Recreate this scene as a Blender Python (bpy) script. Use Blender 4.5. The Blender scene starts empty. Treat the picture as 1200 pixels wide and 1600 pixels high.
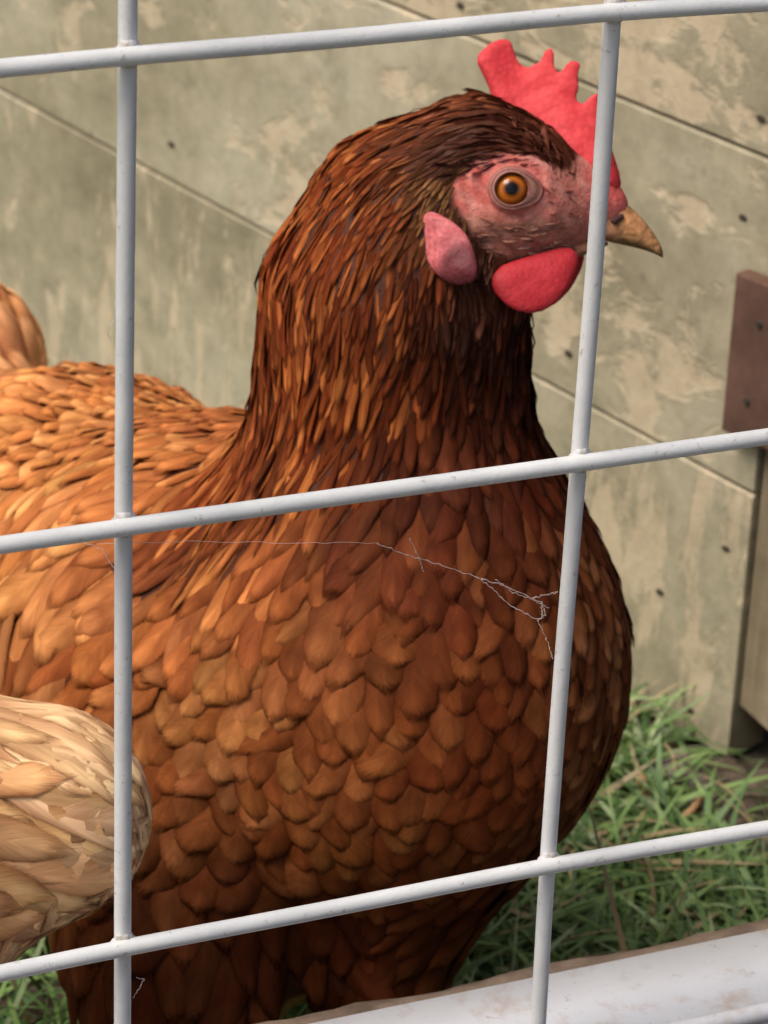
import bpy, bmesh, math, random
import numpy as np
from mathutils import Vector, Matrix, noise as mnoise
from mathutils.kdtree import KDTree

# ---------------------------------------------------------------- camera
FPX = 5236.377                      # focal length in pixels of the 1200 x 1600 photograph
HC = 0.58                           # height of the lens above the ground
EX = np.array([0.92085202, -0.13611604, 0.36538197])    # world axes in lens axes
EY = np.array([-0.38768163, -0.4197174, 0.82069498])
EZ = np.array([0.04164742, -0.89739051, -0.4392673])
R = np.array([EX, EY, EZ])
CAM = np.array([0, 0, HC])
RIGHT, DOWN, FWD = R[:, 0].copy(), R[:, 1].copy(), R[:, 2].copy()

scene = bpy.context.scene
cam = bpy.data.cameras.new('camera')
cam.sensor_fit = 'VERTICAL'
cam.sensor_height = 24.0
cam.lens = FPX / 1600 * 24.0
cam.clip_start = 0.02
cam.clip_end = 300
cam.dof.use_dof = True
cam.dof.focus_distance = 0.71
cam.dof.aperture_fstop = (cam.lens / 1000) / 0.0028
camo = bpy.data.objects.new('camera', cam)
scene.collection.objects.link(camo)
camo.matrix_world = Matrix(((RIGHT[0], -DOWN[0], -FWD[0], 0), (RIGHT[1], -DOWN[1], -FWD[1], 0),
                            (RIGHT[2], -DOWN[2], -FWD[2], HC), (0, 0, 0, 1)))
scene.camera = camo

# ---------------------------------------------------------------- light
SUN_EL, SUN_AZ = math.radians(58), math.radians(262)      # azimuth clockwise from +Y
world = bpy.data.worlds.new('World')
scene.world = world
world.use_nodes = True
wn = world.node_tree
sky = wn.nodes.new('ShaderNodeTexSky')
sky.sky_type = 'NISHITA'
sky.sun_disc = False
sky.sun_elevation = SUN_EL
sky.sun_rotation = SUN_AZ
sky.dust_density = 4.0
sky.air_density = 0.4
sky.ozone_density = 0.0
wn.links.new(sky.outputs[0], wn.nodes['Background'].inputs[0])
wn.nodes['Background'].inputs[1].default_value = 0.12
sl = bpy.data.lights.new('sun', 'SUN')
sl.energy = 2.0
sl.angle = math.radians(32)
sl.color = (1.0, 0.95, 0.87)
so = bpy.data.objects.new('sun', sl)
scene.collection.objects.link(so)
sd = Vector((math.sin(SUN_AZ) * math.cos(SUN_EL), math.cos(SUN_AZ) * math.cos(SUN_EL), math.sin(SUN_EL)))
so.rotation_euler = sd.to_track_quat('Z', 'Y').to_euler()
so.location = sd * 5
scene.view_settings.view_transform = 'Standard'
scene.view_settings.look = 'None'
scene.view_settings.exposure = 0.32
scene.view_settings.gamma = 1.0

# ---------------------------------------------------------------- helpers
rng = np.random.default_rng(7)
random.seed(7)


def P(px, py, d):
    """lens pixel (1200x1600) and distance along the lens axis -> world point"""
    return CAM + R @ (np.array([(px - 600) / FPX, (py - 800) / FPX, 1.0]) * d)


def PJ(w):
    c = (np.asarray(w) - CAM) @ R
    return 600 + FPX * c[..., 0] / c[..., 2], 800 + FPX * c[..., 1] / c[..., 2], c[..., 2]


def ground(px, py, z=0.0):
    r = R @ np.array([(px - 600) / FPX, (py - 800) / FPX, 1.0])
    return CAM + r * ((z - HC) / r[2])


def tag(o, label=None, cat=None, group=None, kind=None):
    if label: o['label'] = label
    if cat: o['category'] = cat
    if group: o['group'] = group
    if kind: o['kind'] = kind
    return o


def empty(name, loc, label=None, cat=None, group=None):
    o = bpy.data.objects.new(name, None)
    o.empty_display_size = 0.02
    scene.collection.objects.link(o)
    o.location = loc
    return tag(o, label, cat, group)


def link(name, me, mat, parent=None, smooth=True):
    o = bpy.data.objects.new(name, me)
    scene.collection.objects.link(o)
    if mat is not None and not me.materials: me.materials.append(mat)
    if smooth: me.polygons.foreach_set('use_smooth', [True] * len(me.polygons))
    if parent is not None:
        o.parent = parent
        o.matrix_parent_inverse = Matrix.Translation(-Vector(parent.location))
        # keep vertex data in world terms while the parent's origin sits at the thing's base
    return o


def mesh_np(name, V, F, attrs=None):
    me = bpy.data.meshes.new(name)
    V = np.asarray(V, np.float32)
    F = np.asarray(F, np.int32)
    n = F.shape[1]
    me.vertices.add(len(V))
    me.vertices.foreach_set('co', V.ravel())
    me.loops.add(F.size)
    me.loops.foreach_set('vertex_index', F.ravel())
    me.polygons.add(len(F))
    me.polygons.foreach_set('loop_start', np.arange(0, F.size, n, dtype=np.int32))
    for k, a in (attrs or {}).items():
        a = np.asarray(a, np.float32)
        if a.shape[1] == 4:
            at = me.attributes.new(k, 'FLOAT_COLOR', 'POINT')
            at.data.foreach_set('color', a.ravel())
        else:
            at = me.attributes.new(k, 'FLOAT_VECTOR', 'POINT')
            at.data.foreach_set('vector', a.ravel())
    me.update(calc_edges=True)
    me.validate()
    return me


def sstep(a, b, x):
    t = np.clip((x - a) / (b - a), 0, 1)
    return t * t * (3 - 2 * t)


def wob(p, s=1.0, seed=0.0):
    """cheap smooth pseudo-noise, about -1..1"""
    x, y, z = p[..., 0] * s + seed, p[..., 1] * s + seed * 1.7, p[..., 2] * s - seed
    return (np.sin(1.7 * x + 2.3 * y + 1.1 * np.sin(1.9 * z + seed)) + np.sin(2.9 * y - 1.3 * z + 1.7 * np.sin(1.3 * x))
            + np.sin(3.1 * z + 1.9 * x + 1.3 * np.sin(2.1 * y))) / 3


# ---- implicit surfaces
class Blob:
    """smooth union of tapered capsules"""
    def __init__(self): self.c = []
    def add(self, a, ra, b=None, rb=None, k=0.008, sq=None):
        a = np.asarray(a, float)
        b = a if b is None else np.asarray(b, float)
        self.c.append((a, b, ra, ra if rb is None else rb, k))
        return self
    def __call__(self, p):
        p = np.asarray(p, np.float32)
        D = None
        for a, b, ra, rb, k in self.c:
            ab = (b - a).astype(np.float32)
            l = float(ab @ ab)
            pa = p - a.astype(np.float32)
            if l > 1e-12:
                t = np.clip(pa @ ab / l, 0, 1)
                d = np.sqrt(((pa - t[..., None] * ab) ** 2).sum(-1)) - (ra + (rb - ra) * t)
            else:
                d = np.sqrt((pa ** 2).sum(-1)) - ra
            if D is None: D = d
            else:
                h = np.maximum(k - np.abs(D - d), 0) / k
                D = np.minimum(D, d) - h * h * k * 0.25
        return D
    def grad(self, p, e=0.0004):
        p = np.asarray(p, np.float32)
        g = np.stack([self(p + np.eye(3, dtype=np.float32)[i] * e) - self(p - np.eye(3, dtype=np.float32)[i] * e) for i in range(3)], -1)
        return g / np.maximum(np.linalg.norm(g, axis=-1, keepdims=True), 1e-9)
    def project(self, p, it=5, off=0.0):
        p = np.array(p, np.float32)
        for _ in range(it):
            p = p - self.grad(p) * (self(p) - off)[..., None]
        return p
    def hit(self, px, py, near=0.6, far=1.3):
        r = R @ np.array([(px - 600) / FPX, (py - 800) / FPX, 1.0])
        d = near; best = (9, near)
        for _ in range(160):
            q = float(self((CAM + r * d)[None])[0])
            if q < best[0]: best = (q, d)
            if q < 0.0002 or d > far: break
            d += q * 0.8
        w = CAM + r * best[1]
        if best[0] > 0.0005: w = self.project(w[None])[0]
        return w


def axis_coords(lo, hi, coarse, flo=None, fhi=None, fine=None):
    xs = [lo]
    while xs[-1] < hi:
        x = xs[-1]
        xs.append(x + (fine if flo is not None and flo - coarse * .5 < x < fhi else coarse))
    return np.array(xs, np.float32)


def surface_nets(f, X, Y, Z):
    nx, ny, nz = len(X), len(Y), len(Z)
    D = np.empty((nx, ny, nz), np.float32)
    gy, gz = np.meshgrid(Y, Z, indexing='ij')
    for i in range(0, nx, 8):
        xs = X[i:i + 8]
        p = np.empty((len(xs), ny, nz, 3), np.float32)
        p[..., 0] = xs[:, None, None]; p[..., 1] = gy; p[..., 2] = gz
        D[i:i + 8] = f(p)
    S = D < 0
    acc = np.zeros((nx - 1, ny - 1, nz - 1, 3), np.float32)
    cnt = np.zeros((nx - 1, ny - 1, nz - 1), np.float32)
    C = [X, Y, Z]
    sh = (nx - 1, ny - 1, nz - 1)
    for ax in range(3):
        for o1 in (0, 1):
            for o2 in (0, 1):
                st = [0, 0, 0]; others = [a for a in range(3) if a != ax]
                st[others[0]] = o1; st[others[1]] = o2
                en = list(st); en[ax] = 1
                s0 = tuple(slice(st[k], st[k] + sh[k]) for k in range(3))
                s1 = tuple(slice(en[k], en[k] + sh[k]) for k in range(3))
                m = S[s0] != S[s1]
                d0, d1 = D[s0][m], D[s1][m]
                t = d0 / (d0 - d1)
                idx = np.nonzero(m)
                pos = np.empty((len(t), 3), np.float32)
                for k in range(3):
                    base = C[k][idx[k] + st[k]]
                    pos[:, k] = base if k != ax else base + t * (C[k][idx[k] + 1] - C[k][idx[k]])
                acc[idx] += pos
                cnt[idx] += 1
    act = cnt > 0
    vid = -np.ones(sh, np.int64)
    vid[act] = np.arange(act.sum())
    V = acc[act] / cnt[act][:, None]
    F = []
    for ax in range(3):
        a, b = [(1, 2), (2, 0), (0, 1)][ax]
        s0 = [slice(1, n - 1) for n in (nx, ny, nz)]
        s0[ax] = slice(0, (nx, ny, nz)[ax] - 1)
        s1 = list(s0); s1[ax] = slice(1, (nx, ny, nz)[ax])
        A, B = S[tuple(s0)], S[tuple(s1)]
        m = A != B
        idx = [np.nonzero(m)[k] + (0 if k == ax else 1) for k in range(3)]
        inside = A[m]
        def v(da, db):
            i = [idx[k].copy() for k in range(3)]
            i[a] -= da; i[b] -= db
            return vid[tuple(i)]
        q = np.stack([v(1, 1), v(0, 1), v(0, 0), v(1, 0)], 1)
        q[~inside] = q[~inside][:, ::-1]
        F.append(q)
    F = np.concatenate(F)
    F = F[(F >= 0).all(1)]
    return V, F


# ---- node helpers
def new_mat(name, rough=0.6, spec=0.3, base=(0.5, 0.5, 0.5)):
    m = bpy.data.materials.new(name)
    m.use_nodes = True
    b = m.node_tree.nodes['Principled BSDF']
    b.inputs['Roughness'].default_value = rough
    b.inputs['Specular IOR Level'].default_value = spec
    b.inputs['Base Color'].default_value = (*base, 1)
    return m, m.node_tree, b


def nd(nt, typ, **kw):
    n = nt.nodes.new(typ)
    for k, v in kw.items():
        if k.startswith('i_'):
            key = k[2:]
            n.inputs[int(key) if key.isdigit() else key].default_value = v
        else: setattr(n, k, v)
    return n


def noise_n(nt, vec, scale, detail=4, rough=0.6, dist=0.0):
    n = nd(nt, 'ShaderNodeTexNoise')
    n.inputs['Scale'].default_value = scale
    n.inputs['Detail'].default_value = detail
    n.inputs['Roughness'].default_value = rough
    n.inputs['Distortion'].default_value = dist
    if vec is not None: nt.links.new(vec, n.inputs['Vector'])
    return n.outputs['Fac']


def ramp(nt, fac, stops, interp='LINEAR'):
    r = nd(nt, 'ShaderNodeValToRGB')
    r.color_ramp.interpolation = interp
    e = r.color_ramp.elements
    while len(e) < len(stops): e.new(0.5)
    for el, (p, c) in zip(e, stops):
        el.position = p
        el.color = (*c, 1) if len(c) == 3 else c
    nt.links.new(fac, r.inputs[0])
    return r.outputs[0]


def mix(nt, fac, a, b, mode='MIX'):
    m = nd(nt, 'ShaderNodeMix', data_type='RGBA', blend_type=mode)
    for s, v in ((m.inputs[0], fac), (m.inputs[6], a), (m.inputs[7], b)):
        if isinstance(v, (int, float)): s.default_value = v
        elif isinstance(v, tuple): s.default_value = (*v, 1)
        else: nt.links.new(v, s)
    return m.outputs[2]


def mth(nt, op, a, b=0.0, c=0.0):
    m = nd(nt, 'ShaderNodeMath', operation=op)
    for s, v in zip(m.inputs, (a, b, c)):
        if isinstance(v, (int, float)): s.default_value = v
        else: nt.links.new(v, s)
    return m.outputs[0]


def mapping(nt, vec, scale=(1, 1, 1), rot=(0, 0, 0)):
    m = nd(nt, 'ShaderNodeMapping')
    m.inputs['Scale'].default_value = scale
    m.inputs['Rotation'].default_value = rot
    nt.links.new(vec, m.inputs['Vector'])
    return m.outputs[0]


def bump(nt, b, h, strength=0.3, dist=0.001):
    n = nd(nt, 'ShaderNodeBump')
    n.inputs['Strength'].default_value = strength
    n.inputs['Distance'].default_value = dist
    nt.links.new(h, n.inputs['Height'])
    nt.links.new(n.outputs[0], b.inputs['Normal'])


def objco(nt): return nd(nt, 'ShaderNodeTexCoord').outputs['Object']


# ---------------------------------------------------------------- materials
def mat_wire():
    m, nt, b = new_mat('powder_coated_wire', 0.42, 0.5)
    co = objco(nt)
    n1 = noise_n(nt, co, 60, 5)
    col = ramp(nt, n1, [(0.3, (0.64, 0.65, 0.64)), (0.7, (0.80, 0.81, 0.79))])
    n2 = noise_n(nt, co, 420, 3, 0.7)
    dirt = ramp(nt, n2, [(0.62, (0, 0, 0)), (0.72, (1, 1, 1))])
    col = mix(nt, mth(nt, 'MULTIPLY', dirt, 0.5), col, (0.28, 0.22, 0.15))
    nt.links.new(col, b.inputs['Base Color'])
    bump(nt, b, noise_n(nt, co, 900, 2), 0.25, 0.0003)
    return m


def mat_weld():
    m, nt, b = new_mat('weld_coat', 0.4, 0.5)
    co = objco(nt)
    col = ramp(nt, noise_n(nt, co, 500, 4), [(0.35, (0.42, 0.37, 0.30)), (0.6, (0.62, 0.62, 0.62))])
    nt.links.new(col, b.inputs['Base Color'])
    bump(nt, b, noise_n(nt, co, 700, 3), 0.5, 0.0006)
    return m


def mat_sill():
    m, nt, b = new_mat('white_painted_metal', 0.45, 0.4)
    co = objco(nt)
    n = noise_n(nt, co, 70, 6, 0.7)
    col = ramp(nt, noise_n(nt, co, 12, 4), [(0.3, (0.60, 0.61, 0.63)), (0.7, (0.72, 0.73, 0.745))])
    d = ramp(nt, n, [(0.52, (0, 0, 0)), (0.68, (1, 1, 1))])
    col = mix(nt, mth(nt, 'MULTIPLY', d, 0.5), col, (0.42, 0.27, 0.15))
    d2 = ramp(nt, noise_n(nt, co, 330, 3, 0.8), [(0.64, (0, 0, 0)), (0.72, (1, 1, 1))])
    col = mix(nt, mth(nt, 'MULTIPLY', d2, 0.5), col, (0.25, 0.16, 0.09))
    nt.links.new(col, b.inputs['Base Color'])
    bump(nt, b, n, 0.15, 0.001)
    return m


def mat_wall(seed, streak, thr=0.555):
    """weathered khaki paint, worn through to pale timber; streak 'v' runs down, 'h' along the board"""
    m, nt, b = new_mat('weathered_khaki_paint', 0.75, 0.25)
    co = objco(nt)
    off = nd(nt, 'ShaderNodeVectorMath', operation='ADD')
    off.inputs[1].default_value = (seed * 3.1, seed * 1.7, seed * 0.9)
    nt.links.new(co, off.inputs[0])
    co = off.outputs[0]
    big = noise_n(nt, co, 9, 5, 0.6)
    col = ramp(nt, big, [(0.30, (0.27, 0.235, 0.155)), (0.5, (0.42, 0.375, 0.265)), (0.70, (0.55, 0.505, 0.385))])
    mott = noise_n(nt, mapping(nt, co, (1, 1, 1)), 75, 5, 0.7)
    col = mix(nt, 0.75, col, ramp(nt, mott, [(0.3, (0.72, 0.72, 0.66)), (0.7, (1.2, 1.18, 1.12))]), 'MULTIPLY')
    # worn patches
    st = mapping(nt, co, (75, 1, 20) if streak == 'v' else (38, 1, 46))
    w = noise_n(nt, st, 1.0, 5, 0.62, 0.4)
    w2 = noise_n(nt, co, 7, 3)
    wm = mth(nt, 'ADD', mth(nt, 'MULTIPLY', w, 0.62), mth(nt, 'MULTIPLY', w2, 0.5))
    mask = ramp(nt, wm, [(thr, (0, 0, 0)), (thr + 0.045, (1, 1, 1))])
    col = mix(nt, mth(nt, 'MULTIPLY', mask, 0.72), col, ramp(nt, mott, [(0.3, (0.55, 0.44, 0.29)), (0.7, (0.74, 0.61, 0.42))]))
    # algae / dark grime blotches
    g = noise_n(nt, co, 24, 6, 0.75)
    gm = ramp(nt, g, [(0.56, (0, 0, 0)), (0.70, (1, 1, 1))])
    col = mix(nt, mth(nt, 'MULTIPLY', gm, 0.5), col, (0.13, 0.125, 0.07))
    # fine grain
    gr = noise_n(nt, mapping(nt, co, (110, 14, 110)), 3, 3, 0.6)
    col = mix(nt, 0.16, col, ramp(nt, gr, [(0.35, (0.72, 0.70, 0.66)), (0.6, (1.1, 1.1, 1.1))]), 'MULTIPLY')
    # small dark specks
    sp = nd(nt, 'ShaderNodeTexVoronoi'); sp.inputs['Scale'].default_value = 26
    nt.links.new(co, sp.inputs['Vector'])
    sm = ramp(nt, sp.outputs['Distance'], [(0.02, (1, 1, 1)), (0.06, (0, 0, 0))])
    col = mix(nt, mth(nt, 'MULTIPLY', sm, 0.3), col, (0.05, 0.045, 0.03))
    nt.links.new(col, b.inputs['Base Color'])
    bump(nt, b, mth(nt, 'ADD', mott, mth(nt, 'MULTIPLY', mask, -0.6)), 0.5, 0.0012)
    return m


def mat_wood(name, c0, c1, axis_scale=(300, 300, 8), rough=0.8):
    m, nt, b = new_mat(name, rough, 0.2)
    co = objco(nt)
    g = noise_n(nt, mapping(nt, co, axis_scale), 0.6, 5, 0.65)
    col = ramp(nt, g, [(0.3, c0), (0.7, c1)])
    n = noise_n(nt, co, 60, 5, 0.7)
    col = mix(nt, 0.6, col, ramp(nt, n, [(0.3, (0.55, 0.53, 0.5)), (0.7, (1.2, 1.2, 1.2))]), 'MULTIPLY')
    nt.links.new(col, b.inputs['Base Color'])
    bump(nt, b, g, 0.5, 0.001)
    return m


def mat_soil():
    m, nt, b = new_mat('soil', 0.95, 0.1)
    co = objco(nt)
    n = noise_n(nt, co, 45, 8, 0.75)
    col = ramp(nt, n, [(0.3, (0.035, 0.028, 0.018)), (0.55, (0.12, 0.095, 0.065)), (0.75, (0.26, 0.21, 0.15))])
    far = noise_n(nt, co, 3, 6, 0.7)
    gcol = ramp(nt, far, [(0.3, (0.045, 0.085, 0.022)), (0.7, (0.11, 0.16, 0.05))])
    d = nd(nt, 'ShaderNodeVectorMath', operation='LENGTH')
    nt.links.new(co, d.inputs[0])
    fm = ramp(nt, mth(nt, 'MULTIPLY', d.outputs['Value'], 0.4), [(0.55, (0, 0, 0)), (0.75, (1, 1, 1))])
    col = mix(nt, fm, col, gcol)
    nt.links.new(col, b.inputs['Base Color'])
    bump(nt, b, n, 1.0, 0.006)
    return m


def mat_attr(name, rough=0.6, spec=0.2, bscale=0, bstr=0.3, bdist=0.0004, sss=0.0, mott=0.0, mscale=200):
    m, nt, b = new_mat(name, rough, spec)
    a = nd(nt, 'ShaderNodeAttribute', attribute_name='col')
    c = a.outputs['Color']
    if mott:
        c = mix(nt, mott, c, ramp(nt, noise_n(nt, objco(nt), mscale, 4, 0.7), [(0.3, (0.5, 0.48, 0.46)), (0.7, (1.3, 1.28, 1.25))]), 'MULTIPLY')
    nt.links.new(c, b.inputs['Base Color'])
    if bscale:
        vo = nd(nt, 'ShaderNodeTexVoronoi', feature='DISTANCE_TO_EDGE'); vo.inputs['Scale'].default_value = bscale * .8
        nt.links.new(objco(nt), vo.inputs['Vector'])
        bump(nt, b, mth(nt, 'ADD', noise_n(nt, objco(nt), bscale, 4, 0.65), mth(nt, 'MINIMUM', vo.outputs['Distance'], .25)), bstr, bdist)
    if sss:
        b.inputs['Subsurface Weight'].default_value = sss
        b.inputs['Subsurface Radius'].default_value = (0.0012, 0.0004, 0.0003)
        b.inputs['Subsurface Scale'].default_value = 1.0
    return m


def mat_flesh(name, c0, c1, bscale=700, bstr=0.5, rough=0.62):
    m, nt, b = new_mat(name, rough, 0.35)
    co = objco(nt)
    n = noise_n(nt, co, 110, 4, 0.6)
    col = ramp(nt, n, [(0.3, c0), (0.7, c1)])
    v = nd(nt, 'ShaderNodeTexVoronoi'); v.inputs['Scale'].default_value = bscale
    nt.links.new(co, v.inputs['Vector'])
    sc_ = ramp(nt, noise_n(nt, co, 300, 5, .75), [(.56, (0, 0, 0)), (.70, (1, 1, 1))])
    col = mix(nt, mth(nt, 'MULTIPLY', sc_, .45), col, (c0[0] * .55, c0[1] * .8, c0[2] * .8))
    col = mix(nt, 0.32, col, ramp(nt, v.outputs['Distance'], [(0.1, (1.1, 1.2, 1.2)), (0.6, (0.8, 0.7, 0.7))]), 'MULTIPLY')
    nt.links.new(col, b.inputs['Base Color'])
    bump(nt, b, mth(nt, 'ADD', v.outputs['Distance'], mth(nt, 'MULTIPLY', n, 2.0)), bstr * .75, 0.0005)
    b.inputs['Subsurface Weight'].default_value = 0.25
    b.inputs['Subsurface Radius'].default_value = (0.0012, 0.0004, 0.0003)
    b.inputs['Subsurface Scale'].default_value = 1.0
    return m


def mat_feather():
    """col = plumage colour of each feather, fv = (across -1..1, along 0..1, random)"""
    m, nt, b = new_mat('feather', 0.72, 0.07)
    c = nd(nt, 'ShaderNodeAttribute', attribute_name='col').outputs['Color']
    fv = nd(nt, 'ShaderNodeAttribute', attribute_name='fv').outputs['Vector']
    s = nd(nt, 'ShaderNodeSeparateXYZ')
    nt.links.new(fv, s.inputs[0])
    u, v, r = s.outputs
    au = mth(nt, 'ABSOLUTE', u)
    # barbs sweep outwards and towards the tip
    def comb(kx, ku, kr):
        cb = nd(nt, 'ShaderNodeCombineXYZ')
        nt.links.new(mth(nt, 'SUBTRACT', mth(nt, 'MULTIPLY', v, kx), mth(nt, 'MULTIPLY', au, kx * .36)), cb.inputs[0])
        nt.links.new(mth(nt, 'MULTIPLY', u, ku), cb.inputs[1])
        nt.links.new(mth(nt, 'MULTIPLY', r, kr), cb.inputs[2])
        return cb.outputs[0]
    barb = noise_n(nt, comb(30, 1.0, 91.0), 1.0, 3, 0.65)
    fine = noise_n(nt, comb(80, 1.4, 33.0), 1.0, 2, 0.6)
    blot = noise_n(nt, comb(3.0, 1.6, 57.0), 1.0, 2, 0.5)
    c = mix(nt, 0.36, c, ramp(nt, barb, [(0.32, (0.66, 0.62, 0.58)), (0.68, (1.3, 1.3, 1.3))]), 'MULTIPLY')
    c = mix(nt, 0.75, c, ramp(nt, blot, [(0.32, (0.72, 0.66, 0.60)), (0.68, (1.25, 1.28, 1.3))]), 'MULTIPLY')
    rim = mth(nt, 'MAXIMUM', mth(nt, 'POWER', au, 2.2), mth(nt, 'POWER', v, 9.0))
    c = mix(nt, mth(nt, 'MULTIPLY', rim, 0.9), c, mix(nt, 1.0, c, (0.46, 0.33, 0.25), 'MULTIPLY'))  # darker rim: vane pattern plus shade between feathers put into the colour
    mid = mth(nt, 'MULTIPLY', mth(nt, 'SUBTRACT', 1.0, mth(nt, 'POWER', au, 1.5)), ramp(nt, v, [(0.55, (0, 0, 0)), (0.80, (1, 1, 1)), (0.97, (.5, .5, .5))]))
    c = mix(nt, mth(nt, 'MULTIPLY', mid, 0.85), c, mix(nt, 1.0, c, (1.65, 1.85, 1.95), 'MULTIPLY'))  # paler centre: vane pattern plus light on the bulge put into the colour
    shaft = ramp(nt, au, [(0.02, (1, 1, 1)), (0.12, (0, 0, 0))])
    c = mix(nt, mth(nt, 'MULTIPLY', shaft, 0.15), c, mix(nt, 1.0, c, (1.6, 1.6, 1.6), 'MULTIPLY'))
    nt.links.new(c, b.inputs['Base Color'])
    # the vane frays into separate barbs at its rim
    edge = mth(nt, 'MAXIMUM', au, mth(nt, 'MULTIPLY', v, 0.985))
    fr = mth(nt, 'ADD', mth(nt, 'MULTIPLY', mth(nt, 'SUBTRACT', 1.0, edge), 3.2), mth(nt, 'SUBTRACT', mth(nt, 'MULTIPLY', fine, 1.3), 0.60))
    nt.links.new(ramp(nt, fr, [(0.05, (0, 0, 0)), (0.62, (1, 1, 1))]), b.inputs['Alpha'])
    bump(nt, b, barb, 0.35, 0.0005)
    return m


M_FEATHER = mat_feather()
M_WIRE, M_WELD = mat_wire(), mat_weld()

# ================================================================ setting
def box_mesh(name, x0, x1, y0, y1, z0, z1, bev=0.0, seg=2):
    bm = bmesh.new()
    bmesh.ops.create_cube(bm, size=1)
    for v in bm.verts:
        v.co = Vector(((x0 + x1) / 2 + v.co.x * (x1 - x0), (y0 + y1) / 2 + v.co.y * (y1 - y0), (z0 + z1) / 2 + v.co.z * (z1 - z0)))
    if bev: bmesh.ops.bevel(bm, geom=bm.edges[:], offset=bev, segments=seg, affect='EDGES')
    me = bpy.data.meshes.new(name)
    bm.to_mesh(me); bm.free()
    return me


def make_ground():
    bm = bmesh.new()
    xs = list(np.linspace(-0.4, 1.1, 130)); ys = list(np.linspace(0.2, 1.9, 140))
    xs = [-90, -20, -4] + xs + [4, 20, 90]; ys = [-90, -20, -4] + ys + [4, 20, 90]
    V = []
    for x in xs:
        for y in ys:
            z = 0.0
            if abs(x) < 2 and abs(y) < 2.5:
                z = 0.006 * mnoise.noise(Vector((x * 18, y * 18, 0))) + 0.003 * mnoise.noise(Vector((x * 60, y * 60, 3)))
            V.append((x, y, z))
    n = len(ys)
    F = [(i * n + j, (i + 1) * n + j, (i + 1) * n + j + 1, i * n + j + 1) for i in range(len(xs) - 1) for j in range(n - 1)]
    me = mesh_np('ground', V, F)
    o = link('ground', me, mat_soil())
    tag(o, kind='structure')


make_ground()

# ---- timber wall of three boards, seen very obliquely
WA = ground(985, 1110)
WB = ground(1148, 1197)
WD = WB - WA; WD[2] = 0; WD /= np.linalg.norm(WD)
WN = np.cross(WD, [0, 0, 1.0])
if WN @ (CAM - WA) < 0: WN = -WN
S = HC / 0.53


def wall_hit(px, py, off=0.0):
    r = R @ np.array([(px - 600) / FPX, (py - 800) / FPX, 1.0])
    w = CAM + r * (((WA + WN * off - CAM) @ WN) / (r @ WN))
    return (w - WA) @ WD, w[2]


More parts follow.
